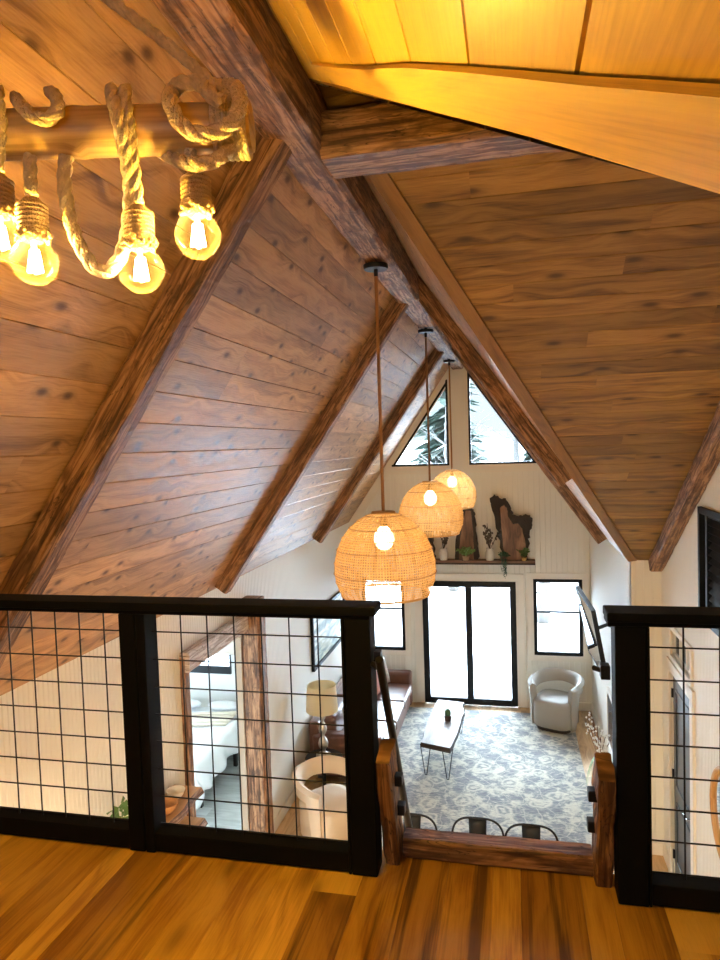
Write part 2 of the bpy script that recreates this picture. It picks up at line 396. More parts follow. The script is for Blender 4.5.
# near piece above the loft: golden boards
XRn=1.30
eN=V((XRn,0,zr(XRn))); slN=(XRn-XA)/cs
def uvn(y,x): return (-y,(XRn-x)/cs)
nb_top=ynear(zr(XA)); nb_bot=max(ynear(zr(XRn)),YB)
nearp=[uvn(nb_top-.03,XA),uvn(YB,XA),uvn(YB,XRn),uvn(nb_bot-.03,XRn)]
d_=ray(469,64); kk=DR/(d_.dot(V((sn,0,cs)))); pS=d_*kk; vph=((pS-eN).dot(vr))%.17
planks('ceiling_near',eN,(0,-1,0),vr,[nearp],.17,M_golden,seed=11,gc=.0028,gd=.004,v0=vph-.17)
# cross gable planes: boards along X
cf=math.hypot(1,SX); vcf=V((0,-1,SX)).normalized()   # up the far slope
oF=V((0,YJ,Z2-SX*YJ)); lenF=(YJ-YC)*cf
def xr_on(z): return (DR-cs*z)/sn
def fpt(y,x): return (-x,(YJ-y)*cf)
# Ud x Vd with Ud=-X : (-1,0,0)x(0,-a,b)=(0,b,a)... need facing down: use Ud=+X
def fpt(y,x): return (x,(YJ-y)*cf)
farC=[fpt(YJ,xr_on(Z2-SX*YJ)),fpt(YJ,XR2+.05),fpt(YC,XR2+.05),fpt(YC,xr_on(ZC))]
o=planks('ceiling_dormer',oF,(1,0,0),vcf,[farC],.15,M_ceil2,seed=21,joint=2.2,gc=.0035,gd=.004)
vcn=V((0,1,SX)).normalized(); oN=V((0,0,CN))
def npt(y,x): return (x,y*cf)
yn0=ynear(-1.2)
nearC=[npt(yn0,xr_on(-1.2)),npt(yn0,XR2+.05),npt(YC,XR2+.05),npt(YC,xr_on(ZC))]
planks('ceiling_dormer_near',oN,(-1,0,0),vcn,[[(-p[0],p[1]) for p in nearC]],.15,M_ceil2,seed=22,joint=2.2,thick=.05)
# ridge beams, rafters
def sbeam(name,p0,p1,w,h,up=(0,0,1),seed=1,m=None,jit=.006):
    mb=MB(); mb.beam(p0,p1,w,h,up,seed=seed,jit=jit); o=mb.build(name,m or M_beam,origin=p0,smooth=40); struct(o); return o
sbeam('trim_1',(-.845,YB+.1,1.36),(-.845,YG-.02,1.36),.20,.28,seed=2,jit=.008)
sbeam('trim_2',(-.755,2.925,1.31),(XR2,2.925,1.31),.27,.20,seed=3,jit=.007)
nL=V((-sn,0,cs)); nR=V((sn,0,cs))
k=3
for yy in(-.7,2.675,5.93,9.18):
    a=V((-.93,yy,zl(-.93)))-nL*.06; b=V((XL+.03,yy,zl(XL+.03)))-nL*.06
    sbeam('trim_%d'%k,a,b,.15,.14,nL,seed=k); k+=1
xe=(DR-cs*(Z2-SX*5.93))/sn
for yy,x1 in((5.93,xe-.02),(9.18,XR-.03)):
    a=V((-.76,yy,zr(-.76)))-nR*.06; b=V((x1,yy,zr(x1)))-nR*.06
    sbeam('trim_%d'%k,a,b,.15,.14,nR,seed=k); k+=1
nF=V((0,SX,1)).normalized()
a=V((1.435,3.05,Z2-SX*3.05))-nF*.06; b=V((1.435,YJ-.01,Z2-SX*(YJ-.01)))-nF*.06
sbeam('trim_%d'%k,a,b,.13,.14,nF,seed=k); k+=1
# valley trims
def strip(name,pa,pb,side,nrm,w,t,m):
    pa,pb,side,nrm=V(pa),V(pb),V(side).normalized(),V(nrm).normalized(); mb=MB()
    c=[pa,pb,pb+side*w,pa+side*w]; d=[p+nrm*t for p in c]; Lh=(pb-pa).length
    uvq=[(0,0),(Lh,0),(Lh,w),(0,w)]
    mb.face(d,uvq); mb.face(c[::-1],uvq[::-1])
    for i in range(4):
        j=(i+1)%4; mb.face([c[i],c[j],d[j],d[i]],[(0,0),((c[j]-c[i]).length,0),((c[j]-c[i]).length,t),(0,t)])
    o=mb.build(name,m,origin=tuple(pa),mods=(weld,)); struct(o); return o
va=V((XA+.1,yfar(zr(XA+.1)),zr(XA+.1))); vb=V((1.17,yfar(zr(1.17)),zr(1.17)))
dv=(vb-va).normalized()
side=(V((1,0,0))-dv*dv.x).normalized(); side=(side-nF*side.dot(nF)).normalized()
strip('trim_%d'%k,va,vb,side,-nF,.085,.018,M_trimw); k+=1
# near valley trim: board lying on the golden boards along the opening edge
def onR(px,py,d=DR-.004):
    r=ray(px,py); return r*(d/r.dot(nR))
top=[onR(x,y) for x,y in((313,62),(340,65),(369,66),(390,64),(409,63),(468,66),(530,71),(589,76),(660,80),(720,84),(800,90),(900,97))]
bot=[onR(x,y) for x,y in((318,70),(333,77),(352,85),(372,90),(400,97),(468,112),(530,127),(589,143),(660,162),(720,178),(800,201),(900,229))]
mb=MB(); tt=.010
def lay(P,q): return [p-nR*q for p in P]
T0,B0,T1,B1=top,bot,lay(top,tt),lay(bot,tt)
s_=0
for i in range(len(top)-1):
    l=(top[i+1]-top[i]).length; w_=.1
    q=[(s_,0),(s_+l,0),(s_+l,w_),(s_,w_)]
    mb.face([T1[i],T1[i+1],B1[i+1],B1[i]],q,.6); mb.face([B0[i],B1[i],B1[i+1],B0[i+1]],q,.6); mb.face([T0[i],T0[i+1],T1[i+1],T1[i]],q,.6)
    # lower lip
    def nd(q_): t_=(B0[min(q_+1,len(bot)-1)]-B0[max(q_-1,0)]).normalized(); w2=nR.cross(t_).normalized(); return w2 if w2.dot(B0[q_]-T0[q_])>0 else -w2
    u0=nd(i); u1=nd(i+1)
    a0,a1=B0[i],B0[i+1]; b0,b1=a0+u0*.011,a1+u1*.011
    a0d,a1d,b0d,b1d=[p-nR*.003 for p in(a0,a1,b0,b1)]
    mb.face([a0d,a1d,b1d,b0d],q,.9); mb.face([b0,b0d,b1d,b1],q,.9)
    s_+=l
o=struct(mb.build('trim_%d'%k,M_golden,origin=tuple(top[4]),mods=(weld,))); k+=1
# ------------------------------------------------------------------ walls
BW=.0425
# left wall, faces +X : Ud x Vd = +X -> Ud=Z? boards vertical: Ud=(0,0,1), Vd=(0,-1,0): Z x -Y = X  ok
dyA,dyB,dzT=5.27,6.50,-1.88
outer=[(ZF,-YG),(ZF,-YB),(zl(XL),-YB),(zl(XL),-YG)]
P=subtract([ccw(outer)],[(ZF-.1,-dyB),(ZF-.1,-dyA),(dzT,-dyA),(dzT,-dyB)])
planks('wall_left',(XL,0,0),(0,0,1),(0,-1,0),P,BW,M_white,gc=.005,gd=.006,thick=.05)
# right wall main (x=1.2), faces -X: Ud=Z, Vd=+Y : Z x Y = -X
planks('wall_right',(XR,0,0),(0,0,1),(0,1,0),[ccw([(ZF,YJ+.012),(ZF,YG+.05),(zr(XR),YG+.05),(zr(XR),YJ+.012)])],BW,M_white,gc=.005,gd=.006,thick=.1)
# jog wall faces -Y : Ud=Z? Z x V = -Y -> V = -X... Z x (-X) = -(ZxX) = -Y ok
zj=Z2-SX*YJ
planks('wall_jog',(0,YJ,0),(0,0,1),(-1,0,0),[ccw([(ZF,-XR2-.08),(ZF,-XR),(zj+.03,-XR),(zj+.03,-XR2-.08)])],.085,M_white,gc=.004,gd=.005,thick=.1)
# entry wall x=1.5 under the dormer gable, holes: door, transom, louvered window
dY0,dY1,dZ=6.31,7.12,-2.31
tY0,tY1,tZ0,tZ1=6.30,7.05,-2.14,-1.88
wY0,wY1,wZ0,wZ1=4.55,5.97,-1.50,-.58
outer=[(ZF,YB),(ZF,YJ),(Z2-SX*YJ,YJ),(ZC,YC),(-1.2,ynear(-1.2)),(-1.2,YB)]
P=[ccw([(ZF,YB),(ZF,YJ),(Z2-SX*YJ,YJ),(-1.25,YB)]),]
# body: split in two convex parts
body=ccw([(ZF,YB),(ZF,YJ),(zj,YJ),(-1.2,ynear(-1.2)),(-1.2,YB)])
gab=ccw([(zj-.0,YJ),(ZC,YC),(-1.2,ynear(-1.2))])
P=[ccw([(ZF,YB),(ZF,YJ),(zj,YJ),(zj,YB)]), gab if True else None]
gab=ccw([(zj,YJ),(ZC,YC),(zj,ynear(zj))])
P=[ccw([(ZF,YB),(ZF,YJ+.05),(zj,YJ+.05),(zj,YB)]),gab]
for h in(((ZF-.1,dY0),(ZF-.1,dY1),(dZ,dY1),(dZ,dY0)),((tZ0,tY0),(tZ0,tY1),(tZ1,tY1),(tZ1,tY0)),((wZ0,wY0),(wZ0,wY1),(wZ1,wY1),(wZ1,wY0))):
    P=subtract(P,list(h))
planks('wall_entry',(XR2,0,0),(0,0,1),(0,1,0),P,BW,M_white,gc=.005,gd=.006,thick=.14)
# gable wall faces -Y with windows
g=lambda px,py: at(px,py,Y=YG)
DX0,DX1,DT,DB=g(422,581).x,g(515.5,581).x,g(468,581).z,ZF+.02
WA=(g(533,579).x,g(582,579).x,g(557,579).z,g(557,655).z)      # right window
WB=(WA[0]-2.42-.02,WA[1]-2.42+.0,WA[2],WA[3])
WB=(g(363,583).x-.02,g(404.5,600).x,WA[2],WA[3])
TLp=[(-2.0,-.37),(-1.02,-.37),(-1.02,1.06)]
TRp=[(-.69,-.37),(.40,-.37),(-.69,1.20)]
outer=[(ZF,-XR-.08),(ZF,-XL+.08),(zl(XL-.08),-XL+.08),(ZA,-XA),(zr(XR+.08),-XR-.08)]
P=[ccw(outer)]
def rc(x0,x1,z0,z1): return [(z0,-x1),(z0,-x0),(z1,-x0),(z1,-x1)]
for h in(rc(DX0,DX1,ZF-.1,DT),rc(WA[0],WA[1],WA[3],WA[2]),rc(WB[0],WB[1],WB[3],WB[2]),[(z,-x) for x,z in TLp],[(z,-x) for x,z in TRp]): P=subtract(P,h)
planks('wall_gable',(0,YG,0),(0,0,1),(-1,0,0),P,.085,M_white,gc=.0045,gd=.006,thick=.12)
def win(n,x0,x1,z0,z1,mid=None,split=None,fw=.055,y=YG):
    f=MB(); d0,d1=y-.035,y+.06
    f.box((x0,d0,z0),(x0+fw,d1,z1)); f.box((x1-fw,d0,z0),(x1,d1,z1)); f.box((x0+fw,d0,z1-fw),(x1-fw,d1,z1)); f.box((x0+fw,d0,z0),(x1-fw,d1,z0+fw))
    if mid: f.box((x0+fw,d0+.02,mid-.016),(x1-fw,d1,mid+.016))
    if split: f.box((split-.055,d0+.0,z0+fw),(split+.055,d1,z1-fw))
    return f
# back wall behind the loft and plain closing walls
mb=MB(); hx0,hx1,hz0,hz1=-1.5,-.1,-.75,.45
for a,b,c,d in((XL,hx0,ZF,1.9),(hx1,XR2,ZF,1.9),(hx0,hx1,ZF,hz0),(hx0,hx1,hz1,1.9)): mb.box((a,YB-.1,c),(b,YB,d))
struct(mb.build('wall_back',M_white,origin=(0,YB,ZF)))
f=win('window_8',hx0,hx1,hz0,hz1,y=YB-.06); w8=struct(f.build('window_8',M_frame,origin=(hx0,YB,hz0))); mb=MB(); mb.box((hx0,YB-.05,hz0),(hx1,YB-.046,hz1)); mb.build('window_pane',M_glass,w8)  # window added in the unseen back wall, framing the fill lamp outside
# floors
planks('floor',(0,0,ZF),(0,1,0),(-1,0,0),[ccw([(YB,-XR2),(YG+.1,-XR2),(YG+.1,-XL),(YB,-XL)])],.16,M_oak,seed=31,joint=1.6,gc=.0015,gd=.002,thick=.1)
planks('floor_loft',(0,0,ZL),(0,1,0),(-1,0,0),[ccw([(YB,-XR2),(YE+.04,-XR2),(YE+.04,-XL),(YB,-XL)])],(.09,.13,.19,.15),M_loft,seed=9,joint=3.4,gc=.0012,gd=.0015,thick=.26)
# ------------------------------------------------------------------ trims, windows, doors
def casing(mb,x0,x1,z0,z1,w,y,t=.025,bottom=True):
    mb.box((x0-w,y-t,z1),(x1+w,y,z1+w)); mb.box((x0-w,y-t,z0),(x0,y,z1)); mb.box((x1,y-t,z0),(x1+w,y,z1))
    if bottom: mb.box((x0-w,y-t,z0-w),(x1+w,y,z0))
mb=win('window_1',*WA[:2],WA[3],WA[2],mid=g(557,612).z); w1=struct(mb.build('window_1',M_frame,origin=(WA[0],YG,WA[3]),mods=(bevel(.004),)))
mb=MB(); mb.box((WA[0]+.03,YG+.01,WA[3]+.03),(WA[1]-.03,YG+.014,WA[2]-.03)); mb.build('window_pane',M_glass,w1)
mb=win('window_2',*WB[:2],WB[3],WB[2],mid=g(557,612).z); w2=struct(mb.build('window_2',M_frame,origin=(WB[0],YG,WB[3]),mods=(bevel(.004),)))
mb=MB(); mb.box((WB[0]+.03,YG+.01,WB[3]+.03),(WB[1]-.03,YG+.014,WB[2]-.03)); mb.build('window_pane',M_glass,w2)
mb=win('door_1',DX0,DX1,DB,DT,split=(DX0+DX1)/2+.0,fw=.10); d1=struct(mb.build('door_1',M_frame,origin=(DX0,YG,DB),mods=(bevel(.005),)))
mb=MB(); mb.box((DX0+.05,YG+.01,DB+.03),(DX1-.05,YG+.016,DT-.03)); mb.build('door_pane',M_glass,d1)
mb=MB(); mb.box(((DX0+DX1)/2+.03,YG-.07,DB+.85),((DX0+DX1)/2+.05,YG-.04,DB+1.15)); mb.build('door_handle',M_steel,d1,mods=(bevel(.006),))
mb=MB()
casing(mb,WA[0],WA[1],WA[3],WA[2],.10,YG-.001); casing(mb,WB[0],WB[1],WB[3],WB[2],.10,YG-.001); casing(mb,DX0,DX1,DB,DT,.13,YG-.001,bottom=False)
struct(mb.build('trim_%d'%k,M_cream,origin=(0,YG,0),mods=(bevel(.003),))); k+=1
# baseboards
for nm,a,b in(('baseboard_left',(XL,dyB+.25,ZF),(XL+.02,YG,ZF+.14)),('baseboard_left_near',(XL,YB,ZF),(XL+.02,dyA-.15,ZF+.14)),('baseboard_right',(XR-.02,YJ,ZF),(XR,YG,ZF+.14)),('baseboard_jog',(XR,YJ-.02,ZF),(XR2,YJ,ZF+.14)),
              ('baseboard_entry',(XR2-.02,YB,ZF),(XR2,dY0-.12,ZF+.14)),('baseboard_entry_far',(XR2-.02,dY1+.12,ZF),(XR2,YJ-.02,ZF+.14)),('baseboard_gable',(DX1+.14,YG-.02,ZF),(XR-.02,YG,ZF+.14)),('baseboard_gable_left',(XL+.02,YG-.02,ZF),(DX0-.14,YG,ZF+.14))):
    mb=MB(); mb.box(a,b); struct(mb.build(nm,M_cream,origin=a,mods=(bevel(.006),)))
# triangular gable windows
def tri(n,pts,inner):
    mb=MB(); fr=.035
    P3=[V((x,YG-.03,z)) for x,z in pts]
    c=sum((V((x,z)) for x,z in pts),V((0,0)))/3
    # frame bars along every edge
    mbx=MB()
    for i in range(3):
        a=V(pts[i]);b=V(pts[(i+1)%3]); d=(b-a).normalized(); nn=V((-d.y,d.x)); 
        if nn.dot(c-a)<0: nn=-nn
        q=[a,b,b+nn*fr,a+nn*fr]
        mbx.prism([V((p.x,YG-.025,p.y)) for p in q],(0,.07,0))
    o=struct(mbx.build('window_%d'%n,M_frame,origin=(pts[0][0],YG,pts[0][1])))
    g_=MB(); g_.prism([V((x,YG+.01,z)) for x,z in pts],(0,.004,0)); g_.build('window_pane',M_glass,o)
    return o
tri(3,TLp,None); tri(4,TRp,None)
mb=MB()
def bar(mb,a,b,w,side,y0=YG-.03,y1=YG-.001):
    a=V(a);b=V(b);d=(b-a).normalized();nn=V((-d.y,d.x))*side
    mb.prism([V((p.x,y1,p.y)) for p in(a,b,b+nn*w,a+nn*w)],(0,y0-y1,0))
mb.box((-1.02+.0,YG-.034,-.37),(-.90,YG-.001,1.2)); mb.box((-.90,YG-.028,-.37),(-.80,YG-.001,1.22)); mb.box((-.80,YG-.034,-.37),(-.69,YG-.001,1.22))
mb.box((-2.2,YG-.03,-.50),(.58,YG-.001,-.37))
bar(mb,(-2.02,-.37),(-1.02,1.09),.13,1); bar(mb,(.42,-.37),(-.69,1.23),.13,-1)
struct(mb.build('trim_%d'%k,M_cream,origin=(-.85,YG,-.37))); k+=1
# shiplap rake boards on gable under left ceiling
mb=MB(); bar(mb,(XL+.02,zl(XL+.02)),(XA-.1,zl(XA-.1)),.14,-1,YG-.02); bar(mb,(XR-.02,zr(XR-.02)),(XA+.1,zr(XA+.1)),.14,1,YG-.02)
struct(mb.build('trim_%d'%k,M_cream,origin=(XA,YG,0))); k+=1
# entry door, transom, louvered window on wall x=1.5
M_door=plain('dark blue-grey door paint',(.045,.062,.078),.35)
mb=MB(); dx0,dx1=XR2+.02,XR2+.065
mb.box((dx0,dY0,ZF+.01),(dx1,dY1,dZ-.01)); e=struct(mb.build('door_2',M_door,origin=(XR2,dY0,ZF)))
for (a,b,c,d) in((dY0+.12,dY1-.12,ZF+.22,ZF+.85),(dY0+.12,dY1-.12,ZF+1.0,dZ-.16)):
    m2=MB(); t=.02
    m2.box((dx0-.012,a,c),(dx0,b,c+t)); m2.box((dx0-.012,a,d-t),(dx0,b,d)); m2.box((dx0-.012,a,c+t),(dx0,a+t,d-t)); m2.box((dx0-.012,b-t,c+t),(dx0,b,d-t)); m2.build('door_panel',M_door,e,mods=(bevel(.004),))
for z in(ZF+.25,ZF+1.08,ZF+1.9):
    m2=MB(); m2.box((XR2+.002,dY1-.012,z-.045),(XR2+.02,dY1+.008,z+.045)); m2.build('hinge',M_steel,e)
m2=MB(); hy=dY0+.08; m2.tube([(dx0,hy,ZF+1.0),(dx0-.05,hy,ZF+1.0)],.01); m2.tube([(dx0-.05,hy-.005,ZF+1.0),(dx0-.055,hy+.11,ZF+1.0)],.009); m2.lathe([(.001,0),(.028,0),(.028,.01),(.001,.01)],(0,0,0),16,M=Matrix.Translation((dx0-.001,hy,ZF+1.0))@Matrix.Rotation(-PI/2,4,'Y')); m2.build('door_handle',plain('nickel',(.5,.5,.5),.25,1),e,smooth=40)
mb=MB()
def cas2(mb,y0,y1,z0,z1,w,bottom=True):
    x1,x0=XR2+.0,XR2-.025
    mb.box((x0,y0-w,z1),(x1,y1+w,z1+w)); mb.box((x0,y0-w,z0),(x1,y0,z1)); mb.box((x0,y1,z0),(x1,y1+w,z1))
    if bottom: mb.box((x0,y0-w,z0-w),(x1,y1+w,z0))
cas2(mb,dY0,dY1,ZF,dZ,.10,False); struct(mb.build('trim_%d'%k,M_cream,origin=(XR2,dY0,ZF),mods=(bevel(.004),))); k+=1
mb=MB(); cas2(mb,tY0,tY1,tZ0,tZ1,.045); struct(mb.build('trim_%d'%k,M_cream,origin=(XR2,tY0,tZ0),mods=(bevel(.004),))); k+=1
mb=MB()
for q in(0,1,2,3):
    y=tY0+(tY1-tY0)*q/3; mb.box((XR2+.01,y-.018,tZ0),(XR2+.05,y+.018,tZ1))
mb.box((XR2+.01,tY0,tZ0),(XR2+.05,tY1,tZ0+.025)); mb.box((XR2+.01,tY0,tZ1-.025),(XR2+.05,tY1,tZ1))
o=struct(mb.build('window_5',M_cream,origin=(XR2,tY0,tZ0)))
mb=MB(); mb.box((XR2+.03,tY0,tZ0),(XR2+.034,tY1,tZ1)); mb.build('window_pane',glass('dim glass',(.35,.42,.45),.09),o)
mb=MB(); t=.05
mb.box((XR2-.03,wY0,wZ0),(XR2+.08,wY0+t,wZ1)); mb.box((XR2-.03,wY1-t,wZ0),(XR2+.08,wY1,wZ1)); mb.box((XR2-.03,wY0,wZ1-t),(XR2+.08,wY1,wZ1)); mb.box((XR2-.03,wY0,wZ0),(XR2+.08,wY1,wZ0+t)); mb.box((XR2-.01,wY1-.19,wZ0),(XR2+.06,wY1-.14,wZ1)); mb.box((XR2+.06,wY1-.16,wZ0),(XR2+.075,wY1-.03,wZ1))
o=struct(mb.build('window_6',M_frame,origin=(XR2,wY0,wZ0)))
mb=MB(); z=wZ0+t+.02
while z<wZ1-t:
    mb.prism([V((XR2,wY0+t,z)),V((XR2+.045,wY0+t,z+.06)),V((XR2+.05,wY0+t,z+.055)),V((XR2+.005,wY0+t,z-.005))],(0,wY1-wY0-t-.19,0)); z+=.06
mb.build('shutter_slats',M_frame,o)
mb=MB(); mb.box((XR2+.09,wY0,wZ0),(XR2+.094,wY1,wZ1)); mb.build('window_pane',M_glass,o)
# ------------------------------------------------------------------ doorway timber frame in left wall
mb=MB(); mb.beam((XL+.02,dyA-.045,ZF),(XL+.02,dyA-.045,-1.75),.09,.05,(1,0,0),seed=41,jit=.004); mb.beam((XL+.10,dyB+.10,ZF),(XL+.10,dyB+.10,-1.55),.20,.22,(1,0,0),seed=42,jit=.005)
struct(mb.build('trim_%d'%k,M_beam,origin=(XL,dyA,ZF),smooth=40)); k+=1
mb=MB(); mb.beam((XL+.04,dyA-.085,-1.79),(XL+.04,dyB+.01,-1.79),.10,.17,(0,0,1),seed=43,jit=.006); struct(mb.build('trim_%d'%k,M_bleach,origin=(XL,dyA,-1.8),smooth=40)); k+=1
mb=MB(); mb.box((XL-.06,dyB-.014,ZF),(XL+.004,dyB-.001,dzT)); mb.box((XL-.06,dyA+.001,ZF),(XL+.004,dyA+.014,dzT)); struct(mb.build('trim_%d'%k,plain('tan door jamb',(.40,.31,.22),.6),origin=(XL,dyA,ZF))); k+=1
# bedroom beyond
BX0,BX1,BY0,BY1=-5.7,XL-.057,4.9,9.45
planks('floor_bedroom',(0,0,ZF+.001),(1,0,0),(0,1,0),[ccw([(BX0,BY0),(XL-.0,BY0),(XL-.0,BY1),(BX0,BY1)])],.18,M_grayfloor,seed=51,joint=1.2,gc=.0015,gd=.002,thick=.1)
M_bwall=plain('pale bedroom wall',(.74,.77,.77),.6)
bwx0,bwx1,bwz0,bwz1=-5.62,at(231.5,671,Y=BY1).x,at(210,671.5,Y=BY1).z,at(210,654,Y=BY1).z
def wallrects(x0,x1,z0,z1,hx0,hx1,hz0,hz1): return [(x0,hx0,z0,z1),(hx1,x1,z0,z1),(hx0,hx1,z0,hz0),(hx0,hx1,hz1,z1)]
mb=MB()
for a,b,c,d in wallrects(BX0,BX1,ZF,-1.9,bwx0,bwx1,bwz0,bwz1+.3): mb.box((a,BY1,c),(b,BY1+.1,d))
struct(mb.build('wall_bedroom_back',M_bwall,origin=(BX0,BY1,ZF)))
mb=MB()
for a,b,c,d in wallrects(BY0,BY1,ZF,-1.0,5.6,8.9,-4.0,-1.9): mb.box((BX0-.1,a,c),(BX0,b,d))  # large unseen opening put in to let more light into the bedroom
struct(mb.build('wall_bedroom_side',M_bwall,origin=(BX0,BY0,ZF)))
mb=MB(); mb.box((BX0,BY0-.1,ZF),(BX1,BY0,-1.0)); struct(mb.build('wall_bedroom_near',M_bwall,origin=(BX0,BY0,ZF)))
# sloping beige ceiling
zc1=bwz1; zc0=-1.86+(-1.86-zc1)/(BY1-6.6)*(6.6-BY0)
planks('ceiling_bedroom',(0,BY0,zc0),(1,0,0),V((0,-(BY1-BY0),-(zc1-zc0))),[ccw([(BX0,-math.hypot(BY1-BY0,zc1-zc0)),(BX1,-math.hypot(BY1-BY0,zc1-zc0)),(BX1,0),(BX0,0)])],.2,M_beige,thick=.08)
mb=MB(); fw=.04
mb.box((bwx0-.02,BY1-.03,bwz0-.02),(bwx1,BY1+.04,bwz0+.10)); mb.box((bwx0-.02,BY1-.01,bwz0),(bwx0+.02,BY1+.04,bwz1)); mb.box((bwx1-.03,BY1-.01,bwz0),(bwx1,BY1+.04,bwz1))
o=struct(mb.build('window_7',M_frame,origin=(bwx0,BY1,bwz0))); mb=MB(); mb.box((bwx0,BY1+.045,bwz0),(bwx1,BY1+.05,bwz1+.2)); mb.build('window_pane',M_glass,o)
# bed
M_sheet=plain('white bedding',(.78,.82,.86),.8,bump=.25,bscale=7)
M_blank=plain('ivory striped throw',(.72,.68,.58),.85,bump=.3,bscale=40)
bx0,bx1,by0,by1,bz=-5.25,-3.86,7.45,9.35,-3.85
bed=thing('bed','bed with white duvet and ivory stripes seen through the timber doorway','bed',((bx0+bx1)/2,by0,ZF))
mb=MB(); mb.box((bx0+.05,by0+.05,ZF+.26),(bx1-.05,by1,ZF+.32)); mb.build('bed_frame',M_steel,bed)
for x in(bx0+.1,bx1-.03):
    for y in(by0+.15,by1-.65): mb=MB(); mb.box((x-.025,y-.025,ZF),(x+.025,y+.025,ZF+.27)); mb.build('leg',M_steel,bed)
mb=MB(); mb.box((bx0,by0,ZF+.32),(bx1,by1,bz-.03)); mb.build('mattress',M_sheet,bed,mods=(bevel(.05,4),))
def duvet():
    mb=MB(); n,m=46,56; rows=[]
    W=bx1-bx0; Lh=by1-.35-by0; dr=.34; df=.50
    for i in range(m+1):
        s=-df+(Lh+df)*i/m; row=[]
        for j in range(n+1):
            t=-dr+(W+2*dr)*j/n
            x=bx0+t; y=by0+s; z=bz+.02
            if s<0: y=by0-.05-.04*math.sin(t*13+1)*min(1,-s*3)-.06*min(1,-s*2); z=bz+.02+s
            if t<0: x=bx0-.04; z=min(z,bz+.02+t+.03*math.sin(s*9))
            if t>W:
                e=t-W; x=bx1+.03+.035*math.sin(s*14)*min(1,e*4)+e*.18; z=min(z,bz+.02-e*(.93+.1*math.sin(s*6)))
            z+=.018*noise.noise(V((x*4,y*4,1)))+.01*noise.noise(V((x*11,y*3,4)))
            z=max(z,ZF+.03)
            row.append((x,y,z))
        rows.append(row)
    mb.grid(rows); return mb
def solid(t):
    def f(o): m=o.modifiers.new('Solidify','SOLIDIFY'); m.thickness=t; m.offset=0
    return f
duvet().build('duvet',M_sheet,bed,smooth=80,mods=(weld,solid(.02)))
for q in range(4):
    mb=MB(); rows=[]
    for i in range(12):
        t=i/11; row=[]
        for j in range(5):
            x=bx0+.15+1.15*t; y=by1-1.05+q*.13+.10*j/4+.25*t
            row.append((x,y,bz+.045+.012*noise.noise(V((x*4,y*4,1)))+.006*math.sin(j*PI/4)))
        rows.append(row)
    mb.grid(rows); mb.build('throw_stripe',M_blank,bed,smooth=80,mods=(weld,solid(.015)))
for x in(bx0+.38,bx1-.38):
    mb=MB(); mb.box((x-.3,by1-.34,bz+.0),(x+.3,by1-.04,bz+.14)); mb.build('pillow',M_sheet,bed,mods=(subd(3),))
# ------------------------------------------------------------------ railings of the loft
RY0,RY1=2.165,2.225; RB=-1.445
def railing(name,label,x0,x1,posts,grp=None,endcap=None):
    t=thing(name,label,'railing',((x0+x1)/2,2.195,RB))
    mb=MB(); mb.box((x0,RY0-.03,-.557),(x1+(.02 if endcap!='L' else 0),RY1+.02,-.529)); 
    mb.build('top_rail',M_black,t,mods=(bevel(.004),))
    mb=MB(); mb.box((x0+.002,RY0-.018,-.572),(x1-.002,RY1+.01,-.558)); mb.build('cap_moulding',M_black,t,mods=(bevel(.003),))
    mb=MB(); mb.box((x0+(.03 if endcap else .003),RY0-.008,-1.445),(x1-.012,RY1,-1.378)); mb.build('bottom_rail',M_black,t,mods=(bevel(.003),))
    for a,b in posts:
        mb=MB(); mb.box((a,RY0-.015,-1.448),(b,RY1+.015,-.573)); mb.build('post',M_black,t,mods=(bevel(.004),))
    return t
def mesh_panel(t,x0,x1,vx,hz):
    mb=MB(); r=.0028
    for x in vx:
        if x0<x*SC<x1: mb.tube([(x*SC,2.195,-1.376),(x*SC,2.195,-.56)],r,6)
    for z in hz: mb.tube([(x0,2.195+.0056,z*SC),(x1,2.195+.0056,z*SC)],r,6)
    mb.build('wire_mesh',M_steel,t,smooth=60)
SC=1.021
HZ=[-.635-.1*i for i in range(8)]
tL=railing('loft_railing','long black loft railing with square wire mesh, left of the ladder opening',-3.2+.45,-.466,[(-1.392,-1.330),(-1.325,-1.290),(-.568,-.557),(-.555,-.468)],endcap=None)
mesh_panel(tL,-2.74,-1.392,[-1.45-.1*i for i in range(13)],HZ)
mesh_panel(tL,-1.29,-.568,[-1.147+.1*i for i in range(6)],HZ)
tR=railing('loft_railing','short black loft railing with square wire mesh, right of the ladder opening',.272,1.48,[(.295,.385),(.387,.395)],endcap='L')
mesh_panel(tR,.395,1.48,[.488+.1*i for i in range(10)],HZ)
# threshold beam and ladder
mb=MB(); mb.beam((-.40,2.315,-1.415),(.235,2.315,-1.415),.085,.07,seed=61,jit=.002,seg=.05); tag(mb.build('threshold_beam',M_beam,origin=(-.1,2.315,-1.45),smooth=40),'dark timber beam across the ladder opening at the edge of the loft floor','beam')
lad=thing('ladder','rustic timber loft ladder with thick stringers rising through the floor opening','ladder',(-.1,2.25,ZL))
ldir=V((0,.30,-1)).normalized(); lup=V((0,1,.30)).normalized()
for x,sd in((-.432,3),(.262,5)):
    tp=V((x,2.165,-1.02)); bt=tp+ldir*((-.955-ZF-.0)/-ldir.z)
    mb=MB(); mb.beam(tp,bt,.050,.125,lup,seed=sd,jit=.009,seg=.03); mb.build('stringer',M_post,lad,smooth=40)
for x,sx in((-.432,1),(.262,-1)):
    for z in(-1.13,-1.25):
        c=V((x+sx*.034,2.165+(-1.0-z)*.3,z)); mb=MB(); mb.box(c-V((.014,.02,.018)),c+V((.016,.02,.018))); mb.build('bracket',M_steel,lad,mods=(bevel(.004),))
